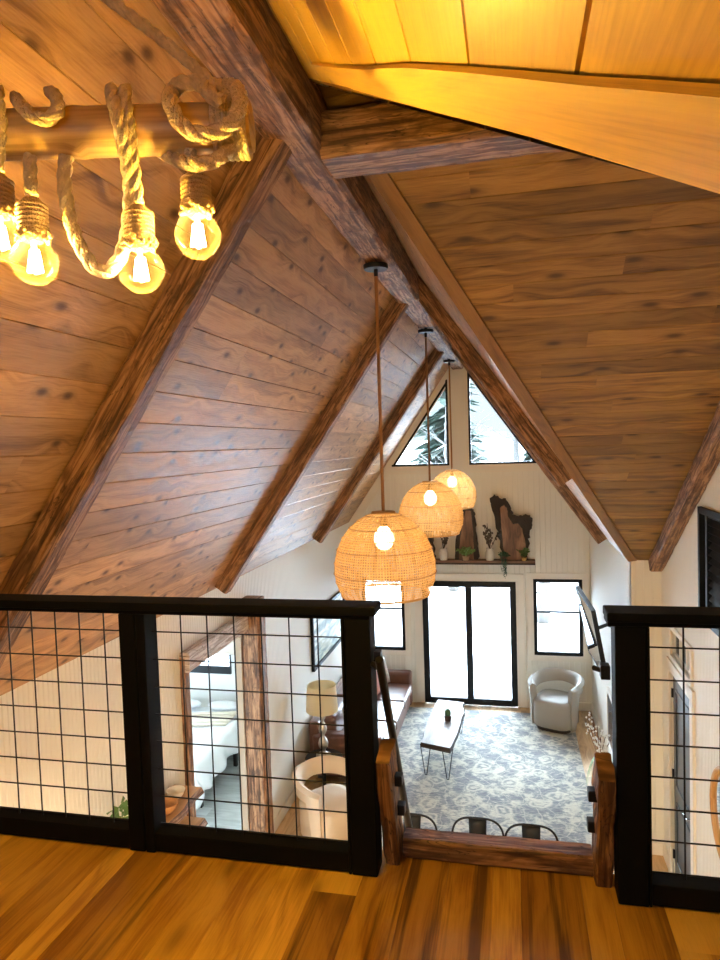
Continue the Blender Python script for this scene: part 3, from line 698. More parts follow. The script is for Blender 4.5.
for i in range(9):
    z=-1.72-i*.27; y=2.165+(-.955-z)*.3+.02
    mb=MB(); mb.beam((-.41,y,z),(.235,y,z),.16,.045,seed=70+i,jit=.003,seg=.08); mb.build('tread',M_beam,lad,smooth=40)
hr=thing('handrail','slim black handrail sloping down beside the left post at the ladder','handrail',(-.42,2.1,-.72))
p0=at(380,664,X=-.425); p1=at(411,840,X=-.425); dd=(p1-p0)
mb=MB(); M3=Matrix.Identity(4)
mb.tube([p0-dd*.02,p0+dd*1.9],.014,10); mb.build('rail',M_steel,hr,smooth=50)
mb=MB(); q=p0+dd*.02; mb.tube([q,q+V((-.035,.04,0))],.010,8); mb.box((-.462,2.175,q.z-.03),(-.44,2.205,q.z+.03)); mb.build('bracket',M_steel,hr,smooth=50)
# bracket on right post
mb=MB(); c=at(605,670,Y=2.17); mb.box((.252,2.14,c.z-.022),(.28,2.18,c.z+.022)); mb.tube([(.262,2.16,c.z),(.235,2.19,c.z)],.009,8); tag(mb.build('rail_bracket',M_steel,origin=tuple(c),mods=(bevel(.004),)),'small black rail bracket on the right railing post near the television','bracket')
# ------------------------------------------------------------------ main room furniture
# rug
def rug_mat():
    m,nt,out=mat('distressed blue grey rug'); b=N(nt,'ShaderNodeBsdfPrincipled'); b.inputs['Roughness'].default_value=.95; b.inputs['Specular IOR Level'].default_value=.1
    tc=N(nt,'ShaderNodeTexCoord'); sx=N(nt,'ShaderNodeSeparateXYZ'); L(nt,tc.outputs['Object'],sx.inputs[0]); x,y=sx.outputs[0],sx.outputs[1]
    nd=N(nt,'ShaderNodeTexNoise',Scale=3.,Detail=2.); L(nt,tc.outputs['Object'],nd.inputs['Vector'])
    ad=N(nt,'ShaderNodeVectorMath'); ad.operation='MULTIPLY_ADD'; L(nt,nd.outputs['Color'],ad.inputs[0]); ad.inputs[1].default_value=(.25,.25,0); L(nt,tc.outputs['Object'],ad.inputs[2])
    vo=N(nt,'ShaderNodeTexVoronoi',Scale=2.1,Randomness=.55); vo.voronoi_dimensions='2D'; L(nt,ad.outputs[0],vo.inputs['Vector'])
    d=vo.outputs['Distance']
    pet=math_(nt,'SINE',math_(nt,'MULTIPLY',d,38.))
    med=math_(nt,'MULTIPLY',ramp(nt,d,[(.30,1.),(.36,0.)]),math_(nt,'ADD',math_(nt,'MULTIPLY',pet,.5),.62))
    ve=N(nt,'ShaderNodeTexVoronoi',Scale=5.,Randomness=1.); ve.voronoi_dimensions='2D'; ve.feature='DISTANCE_TO_EDGE'; L(nt,ad.outputs[0],ve.inputs['Vector'])
    vine=ramp(nt,ve.outputs['Distance'],[(.01,.55),(.06,0.)])
    nb=N(nt,'ShaderNodeTexNoise',Scale=4.5,Detail=5.,Roughness=.7); L(nt,tc.outputs['Object'],nb.inputs['Vector'])
    blot=ramp(nt,nb.outputs[0],[(.47,0.),(.58,.8)])
    pat=math_(nt,'MAXIMUM',math_(nt,'MAXIMUM',math_(nt,'MULTIPLY',med,.72),vine),blot)
    cst=N(nt,'ShaderNodeCombineXYZ'); L(nt,math_(nt,'MULTIPLY',x,9.),cst.inputs[0]); L(nt,math_(nt,'MULTIPLY',y,95.),cst.inputs[1])
    ns=N(nt,'ShaderNodeTexNoise',Scale=1.,Detail=4.,Roughness=.7); L(nt,cst.outputs[0],ns.inputs['Vector'])
    wear=ramp(nt,ns.outputs[0],[(.36,0.),(.66,1.)])
    f=math_(nt,'ADD',math_(nt,'MULTIPLY',pat,.50),math_(nt,'MULTIPLY',wear,.52))
    col=ramp(nt,f,[(.06,(.16,.17,.185)),(.30,(.26,.265,.27)),(.50,(.44,.42,.36)),(.75,(.62,.57,.46))])
    L(nt,col,b.inputs['Base Color']); bp=N(nt,'ShaderNodeBump',Strength=.4,Distance=.004); L(nt,ns.outputs[0],bp.inputs['Height']); L(nt,bp.outputs[0],b.inputs['Normal']); L(nt,b.outputs[0],out.inputs[0]); return m
rx0,rx1,ry0,ry1=-2.05,.86,7.15,11.15
mb=MB(); n=24
def rrect(x0,x1,y0,y1,r,z):
    pts=[]
    for cx,cy,a0 in((x1-r,y1-r,0),(x0+r,y1-r,90),(x0+r,y0+r,180),(x1-r,y0+r,270)):
        for q in range(5):
            a=math.radians(a0+q*22.5); pts.append(V((cx+r*math.cos(a),cy+r*math.sin(a),z)))
    return pts
mb.prism(rrect(rx0,rx1,ry0,ry1,.02,ZF+.001),(0,0,.009)); tag(mb.build('area_rug',rug_mat(),origin=((rx0+rx1)/2,(ry0+ry1)/2,ZF)),'large distressed blue-grey and cream patterned rug on the living room floor','rug')
# entry mat
mb=MB(); mb.prism(rrect(.95,1.42,5.2,6.15,.03,ZF+.001),(0,0,.01)); tag(mb.build('entry_mat',plain('cream mat',(.62,.55,.42),.9,bump=.3,bscale=150),origin=(1.2,5.7,ZF)),'small cream mat on the floor before the dark entry door','mat')
# coffee table
M_slab=wood('pale live edge walnut',(.34,.29,.26),(.28,.235,.21),(.18,.14,.12),knot=.3,vs=9,tonevar=.1,rough=.5,bump=.05,spec=.3)
M_bark=plain('dark bark edge',(.035,.025,.02),.8,bump=1.,bscale=40)
ct=thing('coffee_table','pale live-edge wooden coffee table on black hairpin legs on the rug','table',(-1.04,9.55,ZF))
zt_=-3.98
A=at(421,743,Z=zt_);B=at(450,749,Z=zt_);Cc=at(464,703,Z=zt_);D=at(438,700,Z=zt_)
def lerp(a,b,t): return a+(b-a)*t
left=[];right=[]
for i in range(17):
    t=i/16; l=lerp(A,D,t); r=lerp(B,Cc,t); w=(r-l)
    l=l+w*(.05*noise.noise(V((t*5,1,0)))-.05*math.sin(t*PI)); r=r+w*(.10*noise.noise(V((t*6,7,0)))+.10*math.sin(t*PI*1.0))
    left.append(l); right.append(r)
mb=MB()
for i in range(16):
    q=[left[i],right[i],right[i+1],left[i+1]]; mb.face(q,[(p.y,p.x) for p in q])
top_=mb.build('tabletop',M_slab,ct)
mb=MB(); loop=left+right[::-1]; n=len(loop)
low=[]
cen=sum(loop,V())/n
for p in loop: low.append(lerp(p,cen,-.05-.03*noise.noise(p*14))+V((0,0,-.05)))
for i in range(n):
    j=(i+1)%n; mb.face([loop[i],low[i],low[j],loop[j]])
mb.face([p for p in low]); mb.build('bark_edge',M_bark,ct)
for t,s_ in((.05,.12),(.05,.88),(.93,.12),(.93,.88)):
    l=lerp(A,D,t); r=lerp(B,Cc,t); c=lerp(l,r,s_); c.z=zt_-.05
    ft=V((c.x,c.y-(.03 if t<.5 else -.03),ZF+.02)); mb=MB()
    mb.tube([c+V((-.07,0,0)),ft+V((-.012,0,.0)),ft+V((0,0,-.008)),ft+V((.012,0,0)),c+V((.07,0,0))],.006,8); mb.build('leg',M_steel,ct,smooth=60)
c=at(448,721,Z=zt_)
M_green=plain('dark green leaves',(.05,.12,.05),.6); M_dkpot=plain('dark brown pot',(.06,.035,.025),.5)
pl=thing('potted_cactus','small dark potted cactus standing on the pale coffee table','plant',tuple(c))
mb=MB(); mb.lathe([(.001,0),(.045,0),(.055,.07),(.05,.075),(.001,.07)],tuple(c),20); mb.build('pot',M_dkpot,pl,smooth=40)
mb=MB(); mb.ball(c+V((0,0,.11)),.045,16,10,(1,1,1.3)); mb.build('cactus',M_green,pl,smooth=80)
ct.location.z+=.0105; pl.location.z+=.0105
# barrel armchairs
M_arm=plain('light grey leather',(.32,.29,.25),.6,bump=.1,bscale=50); M_armc=plain('cream fabric',(.74,.60,.44),.75,bump=.2,bscale=120)
def armchair(m,label,loc,rz):
    t=thing('barrel_armchair',label,'armchair',loc,local=True,rz=rz)
    # local: faces -Y, width .78
    mb=MB(); rows=[]
    pr=[(.27,-.0),(.30,.02),(.305,.37),(.285,.41),(.20,.42),(.001,.422)]
    def ring(r,z,fr=1):
        out=[]
        for j in range(40):
            a=2*PI*j/40; ca,sa=math.cos(a),math.sin(a); q=4.
            k_=(abs(ca)**q+abs(sa)**q)**(-1/q); out.append(V((r*ca*k_,r*sa*k_*1.02-.02,z)))
        return out
    for r,z in pr: rows.append(ring(r,z+.05))
    mb.grid(rows,None,True); mb.build('seat',m,t,smooth=60)
    mb=MB(); mb.grid([ring(.26,0),ring(.26,.055)],None,True,cap=True); mb.build('plinth',plain('dark plinth',(.03,.02,.015),.5),t)
    # curved back: band from front-left around the back to front-right; arms come down to the base in front
    mb=MB(); rows=[]; nA=48
    for i in range(nA+1):
        f=i/nA; a=math.radians(-38+f*256); ca,sa=math.cos(a),math.sin(a)
        e=abs(f-.5)*2                       # 0 at back, 1 at arm fronts
        top=.78-.15*max(0,e-.3)**1.3; 
        low=(.61-.05*e) if e<.80 else .57-(.52)*min(1,((e-.80)/.09))**1.5
        R=.345; th=.038+.012*e
        row=[]
        flare=.035
        sec=[(-th,low),(-th-.0,(low+top)/2),(-th*.9+flare*.6,top-.03),(flare*.8,top),(th*.9+flare,top-.03),(th,(low+top)/2),(th,low)]
        for dr_,z in sec: row.append(V(((R+dr_)*ca,(R+dr_)*sa*1.0+.0,z)))
        rows.append(row)
    mb.grid(rows,None,True,cap=True); mb.build('backrest',m,t,smooth=60)
    return t
armchair(M_arm,'light grey barrel armchair with open back beside the sliding door',(.60,10.72,ZF+.011),math.radians(22)*-1)
armchair(M_armc,'cream barrel armchair with open back below the table lamp',(-2.10,7.22,ZF+.011),math.radians(52))
# sofa
M_leather=plain('brown leather',(.13,.055,.035),.33,bump=.12,bscale=30,var=.2)
so=thing('sofa','brown leather sofa with three seat cushions along the left wall','sofa',(-2.2,9.8,ZF))
sy0,sy1=8.45,11.2; sx0,sx1=-2.68,-1.72
mb=MB(); mb.box((sx0,sy0+.05,ZF+.08),(sx1-.02,sy1-.05,ZF+.30)); mb.build('base',M_leather,so,mods=(bevel(.03,3),))
for i in range(3):
    a=sy0+.2+i*(sy1-sy0-.4)/3; b=a+(sy1-sy0-.4)/3-.012
    mb=MB(); mb.box((sx0+.25,a,ZF+.30),(sx1+.02,b,ZF+.46)); mb.build('seat_cushion',M_leather,so,mods=(bevel(.04,4),))
    mb=MB(); mb.box((sx0+.03,a,ZF+.44),(sx0+.28,b,ZF+.80)); mb.build('back_cushion',M_leather,so,mods=(bevel(.06,4),))
mb=MB(); mb.box((sx0-.05,sy0+.02,ZF+.1),(sx0+.1,sy1-.02,ZF+.78)); mb.build('backrest',M_leather,so,mods=(bevel(.04,3),))
for a,b in((sy0,sy0+.19),(sy1-.19,sy1)):
    mb=MB(); mb.box((sx0,a,ZF+.06),(sx1,b,ZF+.63)); mb.build('armrest',M_leather,so,mods=(bevel(.045,4),))
for x in(sx0+.08,sx1-.1):
    for y in(sy0+.1,sy1-.1): mb=MB(); mb.box((x-.03,y-.03,ZF),(x+.03,y+.03,ZF+.09)); mb.build('foot',M_bark,so)
M_pil=plain('patterned cushion cloth',(.70,.66,.60),.9,bump=.3,bscale=60,var=.3); M_pil2=plain('rust cushion cloth',(.35,.12,.06),.8,bump=.3,bscale=60)
def cushion(loc,ang,tilt,m,label):
    mb=MB(); s=.21; rows=[]; n=14
    def P(u,v,sg):
        h=.075*(max(0,1-u*u)**.5*max(0,1-v*v)**.5)**.8; k=1-.06*(1-abs(u*v)); return V((u*s*k,sg*h,v*s*k))
    for sg in(1,-1): mb.grid([[P(-1+2*i/n,-1+2*j/n,sg) for j in range(n+1)] for i in range(n+1)])
    o=mb.build('throw_cushion',m,origin=(0,0,0),smooth=80,mods=(weld,)); o.location=V(loc)+V((0,0,ZO)); o.rotation_euler=(tilt,0,ang); return tag(o,label,'cushion')
cushion((-2.22,10.82,-3.76),math.radians(60),-.3,M_pil,'pale patterned cushion on the far end of the brown leather sofa')
cushion((-2.24,8.98,-3.76),math.radians(80),-.3,M_pil,'pale patterned cushion on the near end of the brown leather sofa')
cushion((-2.22,10.38,-3.77),math.radians(84),-.3,M_pil2,'rust-coloured cushion in the middle of the brown leather sofa')
so.location.z+=.0105
# side table + lamp
lx,ly=-2.42,8.12; 
st=thing('side_table','small round black side table between the sofa and the cream armchair','table',(lx,ly,ZF))
mb=MB(); mb.lathe([(.001,0),(.23,0),(.24,.015),(.23,.03),(.001,.03)],(lx,ly,-3.97),32); mb.build('tabletop',M_steel,st,smooth=40)
mb=MB(); mb.lathe([(.03,.02),(.022,.1),(.022,.44),(.06,.48)],(lx,ly,ZF),16); mb.build('column',M_steel,st,smooth=40)
mb=MB(); mb.lathe([(.001,0),(.17,0),(.17,.015),(.03,.03)],(lx,ly,ZF),24); mb.build('base',M_steel,st,smooth=40)
M_silver=plain('antique mercury silver',(.42,.38,.32),.28,.9,bump=.1,bscale=40)
M_shade=plain('ivory linen shade',(.86,.78,.62),.9); 
def shade_mat():
    m,nt,out=mat('ivory lamp shade'); d=N(nt,'ShaderNodeBsdfDiffuse'); d.inputs[0].default_value=(.84,.78,.62,1); t=N(nt,'ShaderNodeBsdfTranslucent'); t.inputs[0].default_value=(.84,.74,.52,1); x=N(nt,'ShaderNodeMixShader'); x.inputs[0].default_value=.4
    L(nt,d.outputs[0],x.inputs[1]); L(nt,t.outputs[0],x.inputs[2]); L(nt,x.outputs[0],out.inputs[0]); return m
la=thing('table_lamp','silver baluster table lamp with ivory drum shade on the black side table','lamp',(lx,ly,-3.94))
LP=[(.001,0),(.085,0),(.085,.02),(.03,.05),(.022,.07),(.05,.10),(.058,.13),(.045,.17),(.02,.20),(.018,.215),(.042,.25),(.048,.275),(.036,.31),(.018,.34),(.018,.36),(.034,.385),(.034,.40),(.015,.43),(.010,.46),(.010,.53)]
mb=MB(); mb.lathe([(r*1.15,z*1.32) for r,z in LP],(lx,ly,-3.94),28); mb.build('lamp_base',M_silver,la,smooth=60)
mb=MB(); mb.lathe([(.205,.60),(.185,.93),(.180,.93),(.200,.60)],(lx,ly,-3.94),36); mb.build('lamp_shade',shade_mat(),la,smooth=50)
# picture on left wall
def art_mat():
    m,nt,out=mat('abstract landscape print'); b=N(nt,'ShaderNodeBsdfPrincipled'); b.inputs['Roughness'].default_value=.45
    tc=N(nt,'ShaderNodeTexCoord'); mp=N(nt,'ShaderNodeMapping'); mp.inputs['Rotation'].default_value=(.5,0,0); mp.inputs['Scale'].default_value=(1,1,5); L(nt,tc.outputs['Object'],mp.inputs[0])
    n=N(nt,'ShaderNodeTexNoise',Scale=2.2,Detail=7.,Distortion=.6); L(nt,mp.outputs[0],n.inputs['Vector'])
    L(nt,ramp(nt,n.outputs[0],[(.3,(.10,.14,.12)),(.45,(.25,.32,.30)),(.55,(.55,.55,.42)),(.7,(.75,.78,.74))]),b.inputs['Base Color']); L(nt,b.outputs[0],out.inputs[0]); return m
pf=thing('framed_picture','black-framed landscape picture hung on the white left wall above the sofa','picture',(XL,9.8,-2.9))
mb=MB(); y0,y1,z0,z1=8.92,10.75,-3.13,-2.34; t=.045
mb.box((XL+.002,y0,z0),(XL+.045,y0+t,z1)); mb.box((XL+.002,y1-t,z0),(XL+.045,y1,z1)); mb.box((XL+.002,y0+t,z1-t),(XL+.045,y1-t,z1)); mb.box((XL+.002,y0+t,z0),(XL+.045,y1-t,z0+t)); mb.build('frame',M_frame,pf)
mb=MB(); mb.box((XL+.002,y0+t,z0+t),(XL+.02,y1-t,z1-t)); mb.build('canvas',art_mat(),pf)
# floating live edge shelves on the near left wall
M_live=wood('golden live edge wood',(.62,.36,.15),(.50,.26,.09),(.28,.12,.04),knot=.4,vs=10,tonevar=.1,rough=.4)
def liveshelf(y0,y1,x1,z,label,seed,th=.045):
    t=thing('floating_shelf',label,'shelf',(XL,(y0+y1)/2,z),group='live-edge shelves on the left wall')
    n=18; top=[];bot=[]
    for i in range(n+1):
        y=y0+(y1-y0)*i/n; x=x1+.025*noise.noise(V((y*4,seed,0))); top.append(V((x-.015,y,z))); bot.append(V((x+.012,y,z-th)))
    mb=MB(); mb.face([V((XL+.001,y0,z))]+top+[V((XL+.001,y1,z))],[(p.y,p.x) for p in[V((XL,y0,z))]+top+[V((XL,y1,z))]]); mb.face([V((XL+.001,y1,z-th))]+bot[::-1]+[V((XL+.001,y0,z-th))]); 
    mb.face([V((XL+.001,y0,z-th)),bot[0],top[0],V((XL+.001,y0,z))]); mb.face([V((XL+.001,y1,z)),top[-1],bot[-1],V((XL+.001,y1,z-th))])
    mb.build('board',M_live,t)
    mb=MB()
    for i in range(n): mb.face([top[i],bot[i],bot[i+1],top[i+1]])
    mb.build('bark_edge',rustic('rough edge',(.40,.26,.17),(.22,.12,.07),(.07,.035,.02)),t)
    for y in(y0+.15,y1-.12):
        mb=MB(); mb.box((XL+.001,y-.012,z-th-.008),(x1-.05,y+.012,z-th)); mb.box((XL+.001,y-.012,z-th-.10),(XL+.012,y+.012,z-th-.008)); mb.build('bracket',M_steel,t)
    return t
shz=at(203,787,X=-2.53).z
ye=at(203,787,X=-2.53).y
liveshelf(3.55,ye,-2.53,shz,'upper live-edge wooden shelf on the left wall holding wooden bowls',1)
sh2=at(206,818,X=-2.50); liveshelf(3.7,sh2.y,-2.50,sh2.z,'lower live-edge wooden shelf on the left wall beneath the bowl shelf',2)
M_bowl=wood('turned bowl wood',(.55,.27,.10),(.42,.19,.06),(.25,.10,.03),knot=0,vs=10,tonevar=.1,rough=.35)
M_cer=plain('ivory ceramic',(.80,.74,.64),.3)
def bowl(loc,s,m,label,nm='wooden_bowl',cat='bowl'):
    mb=MB(); mb.lathe([(.001,0),(.45*s,0),(.8*s,.35*s),(1.*s,.85*s),(.93*s,.85*s),(.72*s,.4*s),(.001,.12*s)],loc,28); tag(mb.build(nm,m,origin=loc,smooth=50),label,cat)
bz_=shz+.001
c1=at(179,793,Y=4.55); bowl((-2.635,4.58,bz_),.095,M_bowl,'turned brown wooden bowl on the upper live-edge shelf')
bowl((-2.67,4.80,bz_),.075,M_cer,'round ivory ceramic bowl beside the wooden bowl on the upper shelf','ceramic_bowl')
mb=MB(); mb.lathe([(.001,0),(.05,0),(.055,.05),(.04,.1),(.045,.12),(.035,.12),(.03,.1),(.001,.02)],(-2.64,4.27,bz_),24); tag(mb.build('dark_jug',plain('dark glazed ceramic',(.03,.03,.035),.2),origin=(-2.64,4.27,bz_),smooth=50),'small dark glazed jug on the upper shelf before the wooden bowl','jug')
def leafy(t,base,n,h,spread,leaf,m,seed,stemm=None,lw=.4):
    rg=random.Random(seed); mb=MB(); ms=MB()
    for i in range(n):
        a=rg.random()*2*PI; sp=spread*(.3+.7*rg.random()); hh=h*(.6+.4*rg.random()); pts=[]
        for q in range(7):
            f=q/6; pts.append(V(base)+V((math.cos(a)*sp*f**1.4,math.sin(a)*sp*f**1.4,hh*f)))
        ms.tube(pts,.0025,5)
        for q in range(2,7):
            for s2 in(1,-1):
                p=pts[q]; d=V((rg.uniform(-1,1),rg.uniform(-1,1),rg.uniform(-.2,.8))).normalized(); w=d.orthogonal().normalized()*leaf*lw; e=leaf*(.7+.6*rg.random()); nn=d.cross(w).normalized()*.004
                mb.face([p,p+d*e*.5+w+nn,p+d*e,p+d*e*.5-w+nn]); 
    ms.build('stem',stemm or m,t); mb.build('leaves',m,t,smooth=80)
M_leaf=plain('green leaves',(.10,.19,.05),.5); M_leaf2=plain('fresh green leaves',(.20,.34,.10),.5); M_dleaf=plain('deep green trailing leaves',(.03,.10,.06),.5)
pt=thing('leafy_plant','small leafy green plant rising beside the left mesh panel on the upper shelf','plant',(-2.60,3.93,bz_))
mb=MB(); mb.lathe([(.001,0),(.045,0),(.05,.10),(.035,.13),(.03,.13),(.001,.1)],(-2.60,3.93,bz_),20); mb.build('vase',M_cer,pt,smooth=50)
leafy(pt,(-2.60,3.93,bz_+.1),4,.40,.06,.06,M_leaf,4)
# bistro chairs
def bistro():
    t=thing('metal_chair','black metal bistro chair','chair',(0,0,0),local=True,group='black metal chairs below the loft edge')
    mb=MB(); s=.19; z=.45
    mb.prism(rrect(-.235,.235,-s,s,.06,z),(0,0,.012)); mb.build('seat',M_steel,t,mods=(bevel(.003),))
    pts=[]
    for i in range(25):
        a=PI*i/24; ca,sa=math.cos(a),math.sin(a); x=-.245*math.copysign(abs(ca)**.62,ca); zz=.64+.21*abs(sa)**.75; pts.append(V((x,.185+(zz-.45)*.14,zz)))
    pts=[V((-.225,.17,.46))]+pts+[V((.225,.17,.46))]
    mb=MB(); mb.tube(pts,.0105,10); mb.build('back_frame',M_steel,t,smooth=60)
    mb=MB(); rows=[]
    for i in range(7):
        zz=.455+(.845-.455)*i/6; w=.072+.014*i/6; rows.append([V((-w,.18+(zz-.45)*.14,zz)),V((0,.186+(zz-.45)*.14,zz)),V((w,.18+(zz-.45)*.14,zz))])
    mb.grid(rows); mb.build('back_slat',M_steel,t,smooth=60,mods=(solid(.004),))
    for sx_ in(-1,1):
        for sy_ in(-1,1):
            mb=MB(); a=V((sx_*.165,sy_*.165,.447)); b=V((sx_*.22,sy_*.23,0)); d=(b-a)
            mb.tube([a,b],[.022,.013],8); mb.build('leg',M_steel,t,smooth=60)
    mb=MB(); 
    for q in((-1,-1,1,1),(-1,1,1,-1)): mb.tube([(q[0]*.19,q[1]*.195,.24),(q[2]*.19,q[3]*.195,.24)],.006,6)
    mb.build('cross_brace',M_steel,t,smooth=60); return t
ch=bistro(); zt3=ZF+.85
cxs=[(at(412,814,Z=zt3)),(at(477.5,818,Z=zt3)),(at(531,825,Z=zt3))]
labs=['black metal bistro chair, leftmost of the row below the opening, partly behind the handrail','black metal bistro chair, middle of the row of three below the opening','black metal bistro chair, rightmost of the row below the opening']
for i,p in enumerate(cxs):
    loc=(p.x-.0,p.y-.24,ZF)
    if i==0: ch.location=V(loc)+V((0,0,ZO)); ch['label']=labs[0]
    else: dup(ch,loc,label=labs[i])
# television on the right
Ya,Yd=8.35,7.35
A=at(575,586,Y=Ya);B=at(588,651,Y=Ya+.02);D=at(591,611,Y=Yd);E=at(604,678,Y=Yd)
tv=thing('television','glossy black television on a swing arm at the right wall, reflecting the window','television',tuple((A+E)/2))
nn=(D-A).cross(B-A).normalized()
if nn.x>0: nn=-nn
mb=MB()
q=[A,D,E,B]; cen=sum(q,V())/4
mb.prism([p-nn*.012 for p in q] if (q[1]-q[0]).cross(q[2]-q[0]).dot(-nn)>0 else [p-nn*.012 for p in q[::-1]],-nn*.035); mb.build('housing',M_frame,tv)
mb=MB(); fr=.018; mb2=MB()
q2=[lerp(p,cen,.03) for p in q]
for i in range(4):
    j=(i+1)%4; mb.prism([q[i]-nn*.0118,q[j]-nn*.0118,q2[j]-nn*.0118,q2[i]-nn*.0118],nn*.0118)
mb.build('bezel',M_frame,tv)
mb2.prism([p-nn*.0115 for p in q2],nn*.007); mb2.build('screen',plain('glossy screen',(.004,.004,.005),.03,spec=1.,coat=1.),tv)
mb=MB(); e1=cen-nn*.04; wallx=XR-.02; 
mb.tube([e1,V(((e1.x+wallx)/2+.02,e1.y+.25,e1.z)),V((wallx,max(e1.y,YJ+.15)+.05,e1.z))],.022,8); mb.box((wallx,YJ+.06,e1.z-.15),(XR-.002,YJ+.36,e1.z+.15)); mb.build('wall_arm',M_steel,tv,smooth=50)
# low dark panel on right wall (fireplace insert)
mb=MB(); mb.box((XR-.025,8.1,-4.0),(XR-.001,9.3,-3.35)); 
t_=thing('wall_panel','dark glossy framed panel low on the right wall beneath the television','panel',(XR,8.7,-4.0)); mb.build('panel',plain('dark blue glass',(.02,.04,.06),.1),t_)
mb=MB(); 
for a,b in(((8.05,-4.05),(9.35,-4.0)),((8.05,-3.35),(9.35,-3.3)),((8.05,-4.0),(8.1,-3.35)),((9.3,-4.0),(9.35,-3.35))): mb.box((XR-.035,a[0],a[1]),(XR-.001,b[0],b[1]))
mb.build('frame',M_cream,t_)
# flower vase at right
fx,fy=1.0,8.75
fv=thing('flower_vase','vase of white blossom twigs with trailing leaves by the right wall','plant',(fx,fy,ZF))
mb=MB(); mb.lathe([(.001,0),(.09,0),(.11,.12),(.08,.30),(.05,.40),(.055,.43),(.045,.43),(.04,.40),(.001,.05)],(fx,fy,ZF),28); mb.build('vase',M_bowl,fv,smooth=50)
rg=random.Random(5); ms=MB(); mf=MB()
for i in range(11):
    a=rg.uniform(PI*.55,PI*1.9); sp=rg.uniform(.02,.17); h=rg.uniform(.25,.6); P0=V((fx,fy,ZF+.4)); pts=[P0+V((math.cos(a)*sp*f,math.sin(a)*sp*f*1.5,h*f)) for f in(0,.3,.6,1)]
    ms.tube(pts,.004,5)
    for q in range(9):
        f=.35+.65*rg.random(); p=P0+V((math.cos(a)*sp*f,math.sin(a)*sp*f*1.5,h*f))+V((rg.uniform(-.03,.03),rg.uniform(-.03,.03),rg.uniform(-.03,.03))); mf.ball(p,.014,8,5)
ms.build('twigs',plain('brown twig',(.16,.08,.04),.7),fv); mf.build('blossoms',plain('white blossom',(.85,.83,.78),.6),fv,smooth=80)
mb=MB()
for i in range(12):
    a=rg.uniform(PI*.7,PI*1.4); x=fx; pts=[]; 
    for q in range(6): f=q/5; pts.append(V((fx+math.cos(a)*(.06+.12*f),fy+math.sin(a)*(.06+.1*f)-.1*f,ZF+.43+.05*f-.34*f*f)))
    for q in range(5):
        p0_,p1_=pts[q],pts[q+1]; w=V((0,.012*(1-q/6),0)); mb.face([p0_-w,p1_-w,p1_+w,p0_+w])
mb.build('leaves',M_leaf2,fv)
# round mirror on entry wall
mr=thing('wall_mirror','round wood-framed mirror on the white entry wall at the right edge','mirror',(XR2,5.22,-2.82))
mb=MB(); cY,cZ,rr=5.24,-2.82,.36
pts=[V((XR2-.025,cY+rr*math.cos(2*PI*i/48),cZ+rr*math.sin(2*PI*i/48))) for i in range(48)]
mb.tube(pts,.024,10,closed=True); mb.build('frame',M_live,mr,smooth=60)
mb=MB(); mb.face([V((XR2-.02,cY+(rr-.01)*math.cos(-2*PI*i/48),cZ+(rr-.01)*math.sin(-2*PI*i/48))) for i in range(48)]); mb.build('glass',plain('mirror silver',(.8,.8,.8),.03,1.),mr,mods=(solid(.006),))
# ------------------------------------------------------------------ display shelf on the gable
shx0,shx1=-1.52,.335; shy=YG-.22; shz2=at(500,561,Y=YG-.22).z
mb=MB(); n=20; fp=[]
for i in range(n+1): x=shx0+(shx1-shx0)*i/n; fp.append((x,shy+.012*noise.noise(V((x*5,3,0)))))
ds=thing('display_shelf','long dark live-edge shelf above the sliding glass door','shelf',((shx0+shx1)/2,YG,shz2))
mb.prism([V((shx1,YG-.001,shz2-.035)),V((shx0,YG-.001,shz2-.035))]+[V((x,y,shz2-.035)) for x,y in fp],(0,0,.035)); mb.build('board',wood('shelf walnut',(.26,.14,.08),(.18,.09,.05),(.10,.05,.025),knot=0,rough=.5),ds)
mb=MB(); mb.prism([V((shx1,YG-.03,shz2-.065)),V((shx0,YG-.03,shz2-.065))]+[V((x,y+.008,shz2-.065)) for x,y in fp],(0,0,.0295)); mb.build('bark_edge',M_bark,ds)
M_slabd=wood('dark walnut slab',(.30,.16,.09),(.19,.085,.045),(.07,.03,.018),knot=.2,vs=5,tonevar=.1,rough=.4)
def slab(label,outl,inner,yb,th=.05):
    """outl: bark outline px, inner: wood face px"""
    P=[at(x,y,Y=yb) for x,y in outl]; zmin=min(p.z for p in P)
    t=thing('wood_slab',label,'wood slab',(sum(p.x for p in P)/len(P),yb,zmin))
    P=[V((p.x,yb,p.z-zmin+shz2+.001)) for p in P]
    I=[at(x,y,Y=yb) for x,y in inner]; I=[V((p.x,yb-.004,max(p.z-zmin+shz2+.001,shz2+.003))) for p in I]
    def jag(Q,s):
        out=[]
        for i in range(len(Q)):
            a,b=Q[i],Q[(i+1)%len(Q)]; m=5
            for q in range(m):
                p=lerp(a,b,q/m); 
                if p.z>shz2+.02: p=p+V((s*noise.noise(p*30),0,s*noise.noise(p*31+V((5,0,0)))))
                out.append(p)
        return out
    J=jag(P,.03); K=jag(I,.012)
    OFF[t.name]=(t.location.x,t.location.y,t.location.z-ZO)
    mb=MB(); mb.prism(J,(0,th,0)); mb.build('bark_edge',M_bark,t,mods=(weld,))
    mb=MB(); mb.prism(K,(0,.006,0)); 
    o=mb.build('slab_face',M_slabd,t)
    # tilt nothing; grain upright
    me=o.data; 
    for l in me.loops:
        c=me.vertices[l.vertex_index].co; me.uv_layers[0].data[l.index].uv=(c.z,c.x)
    return t
ysl=YG-.12
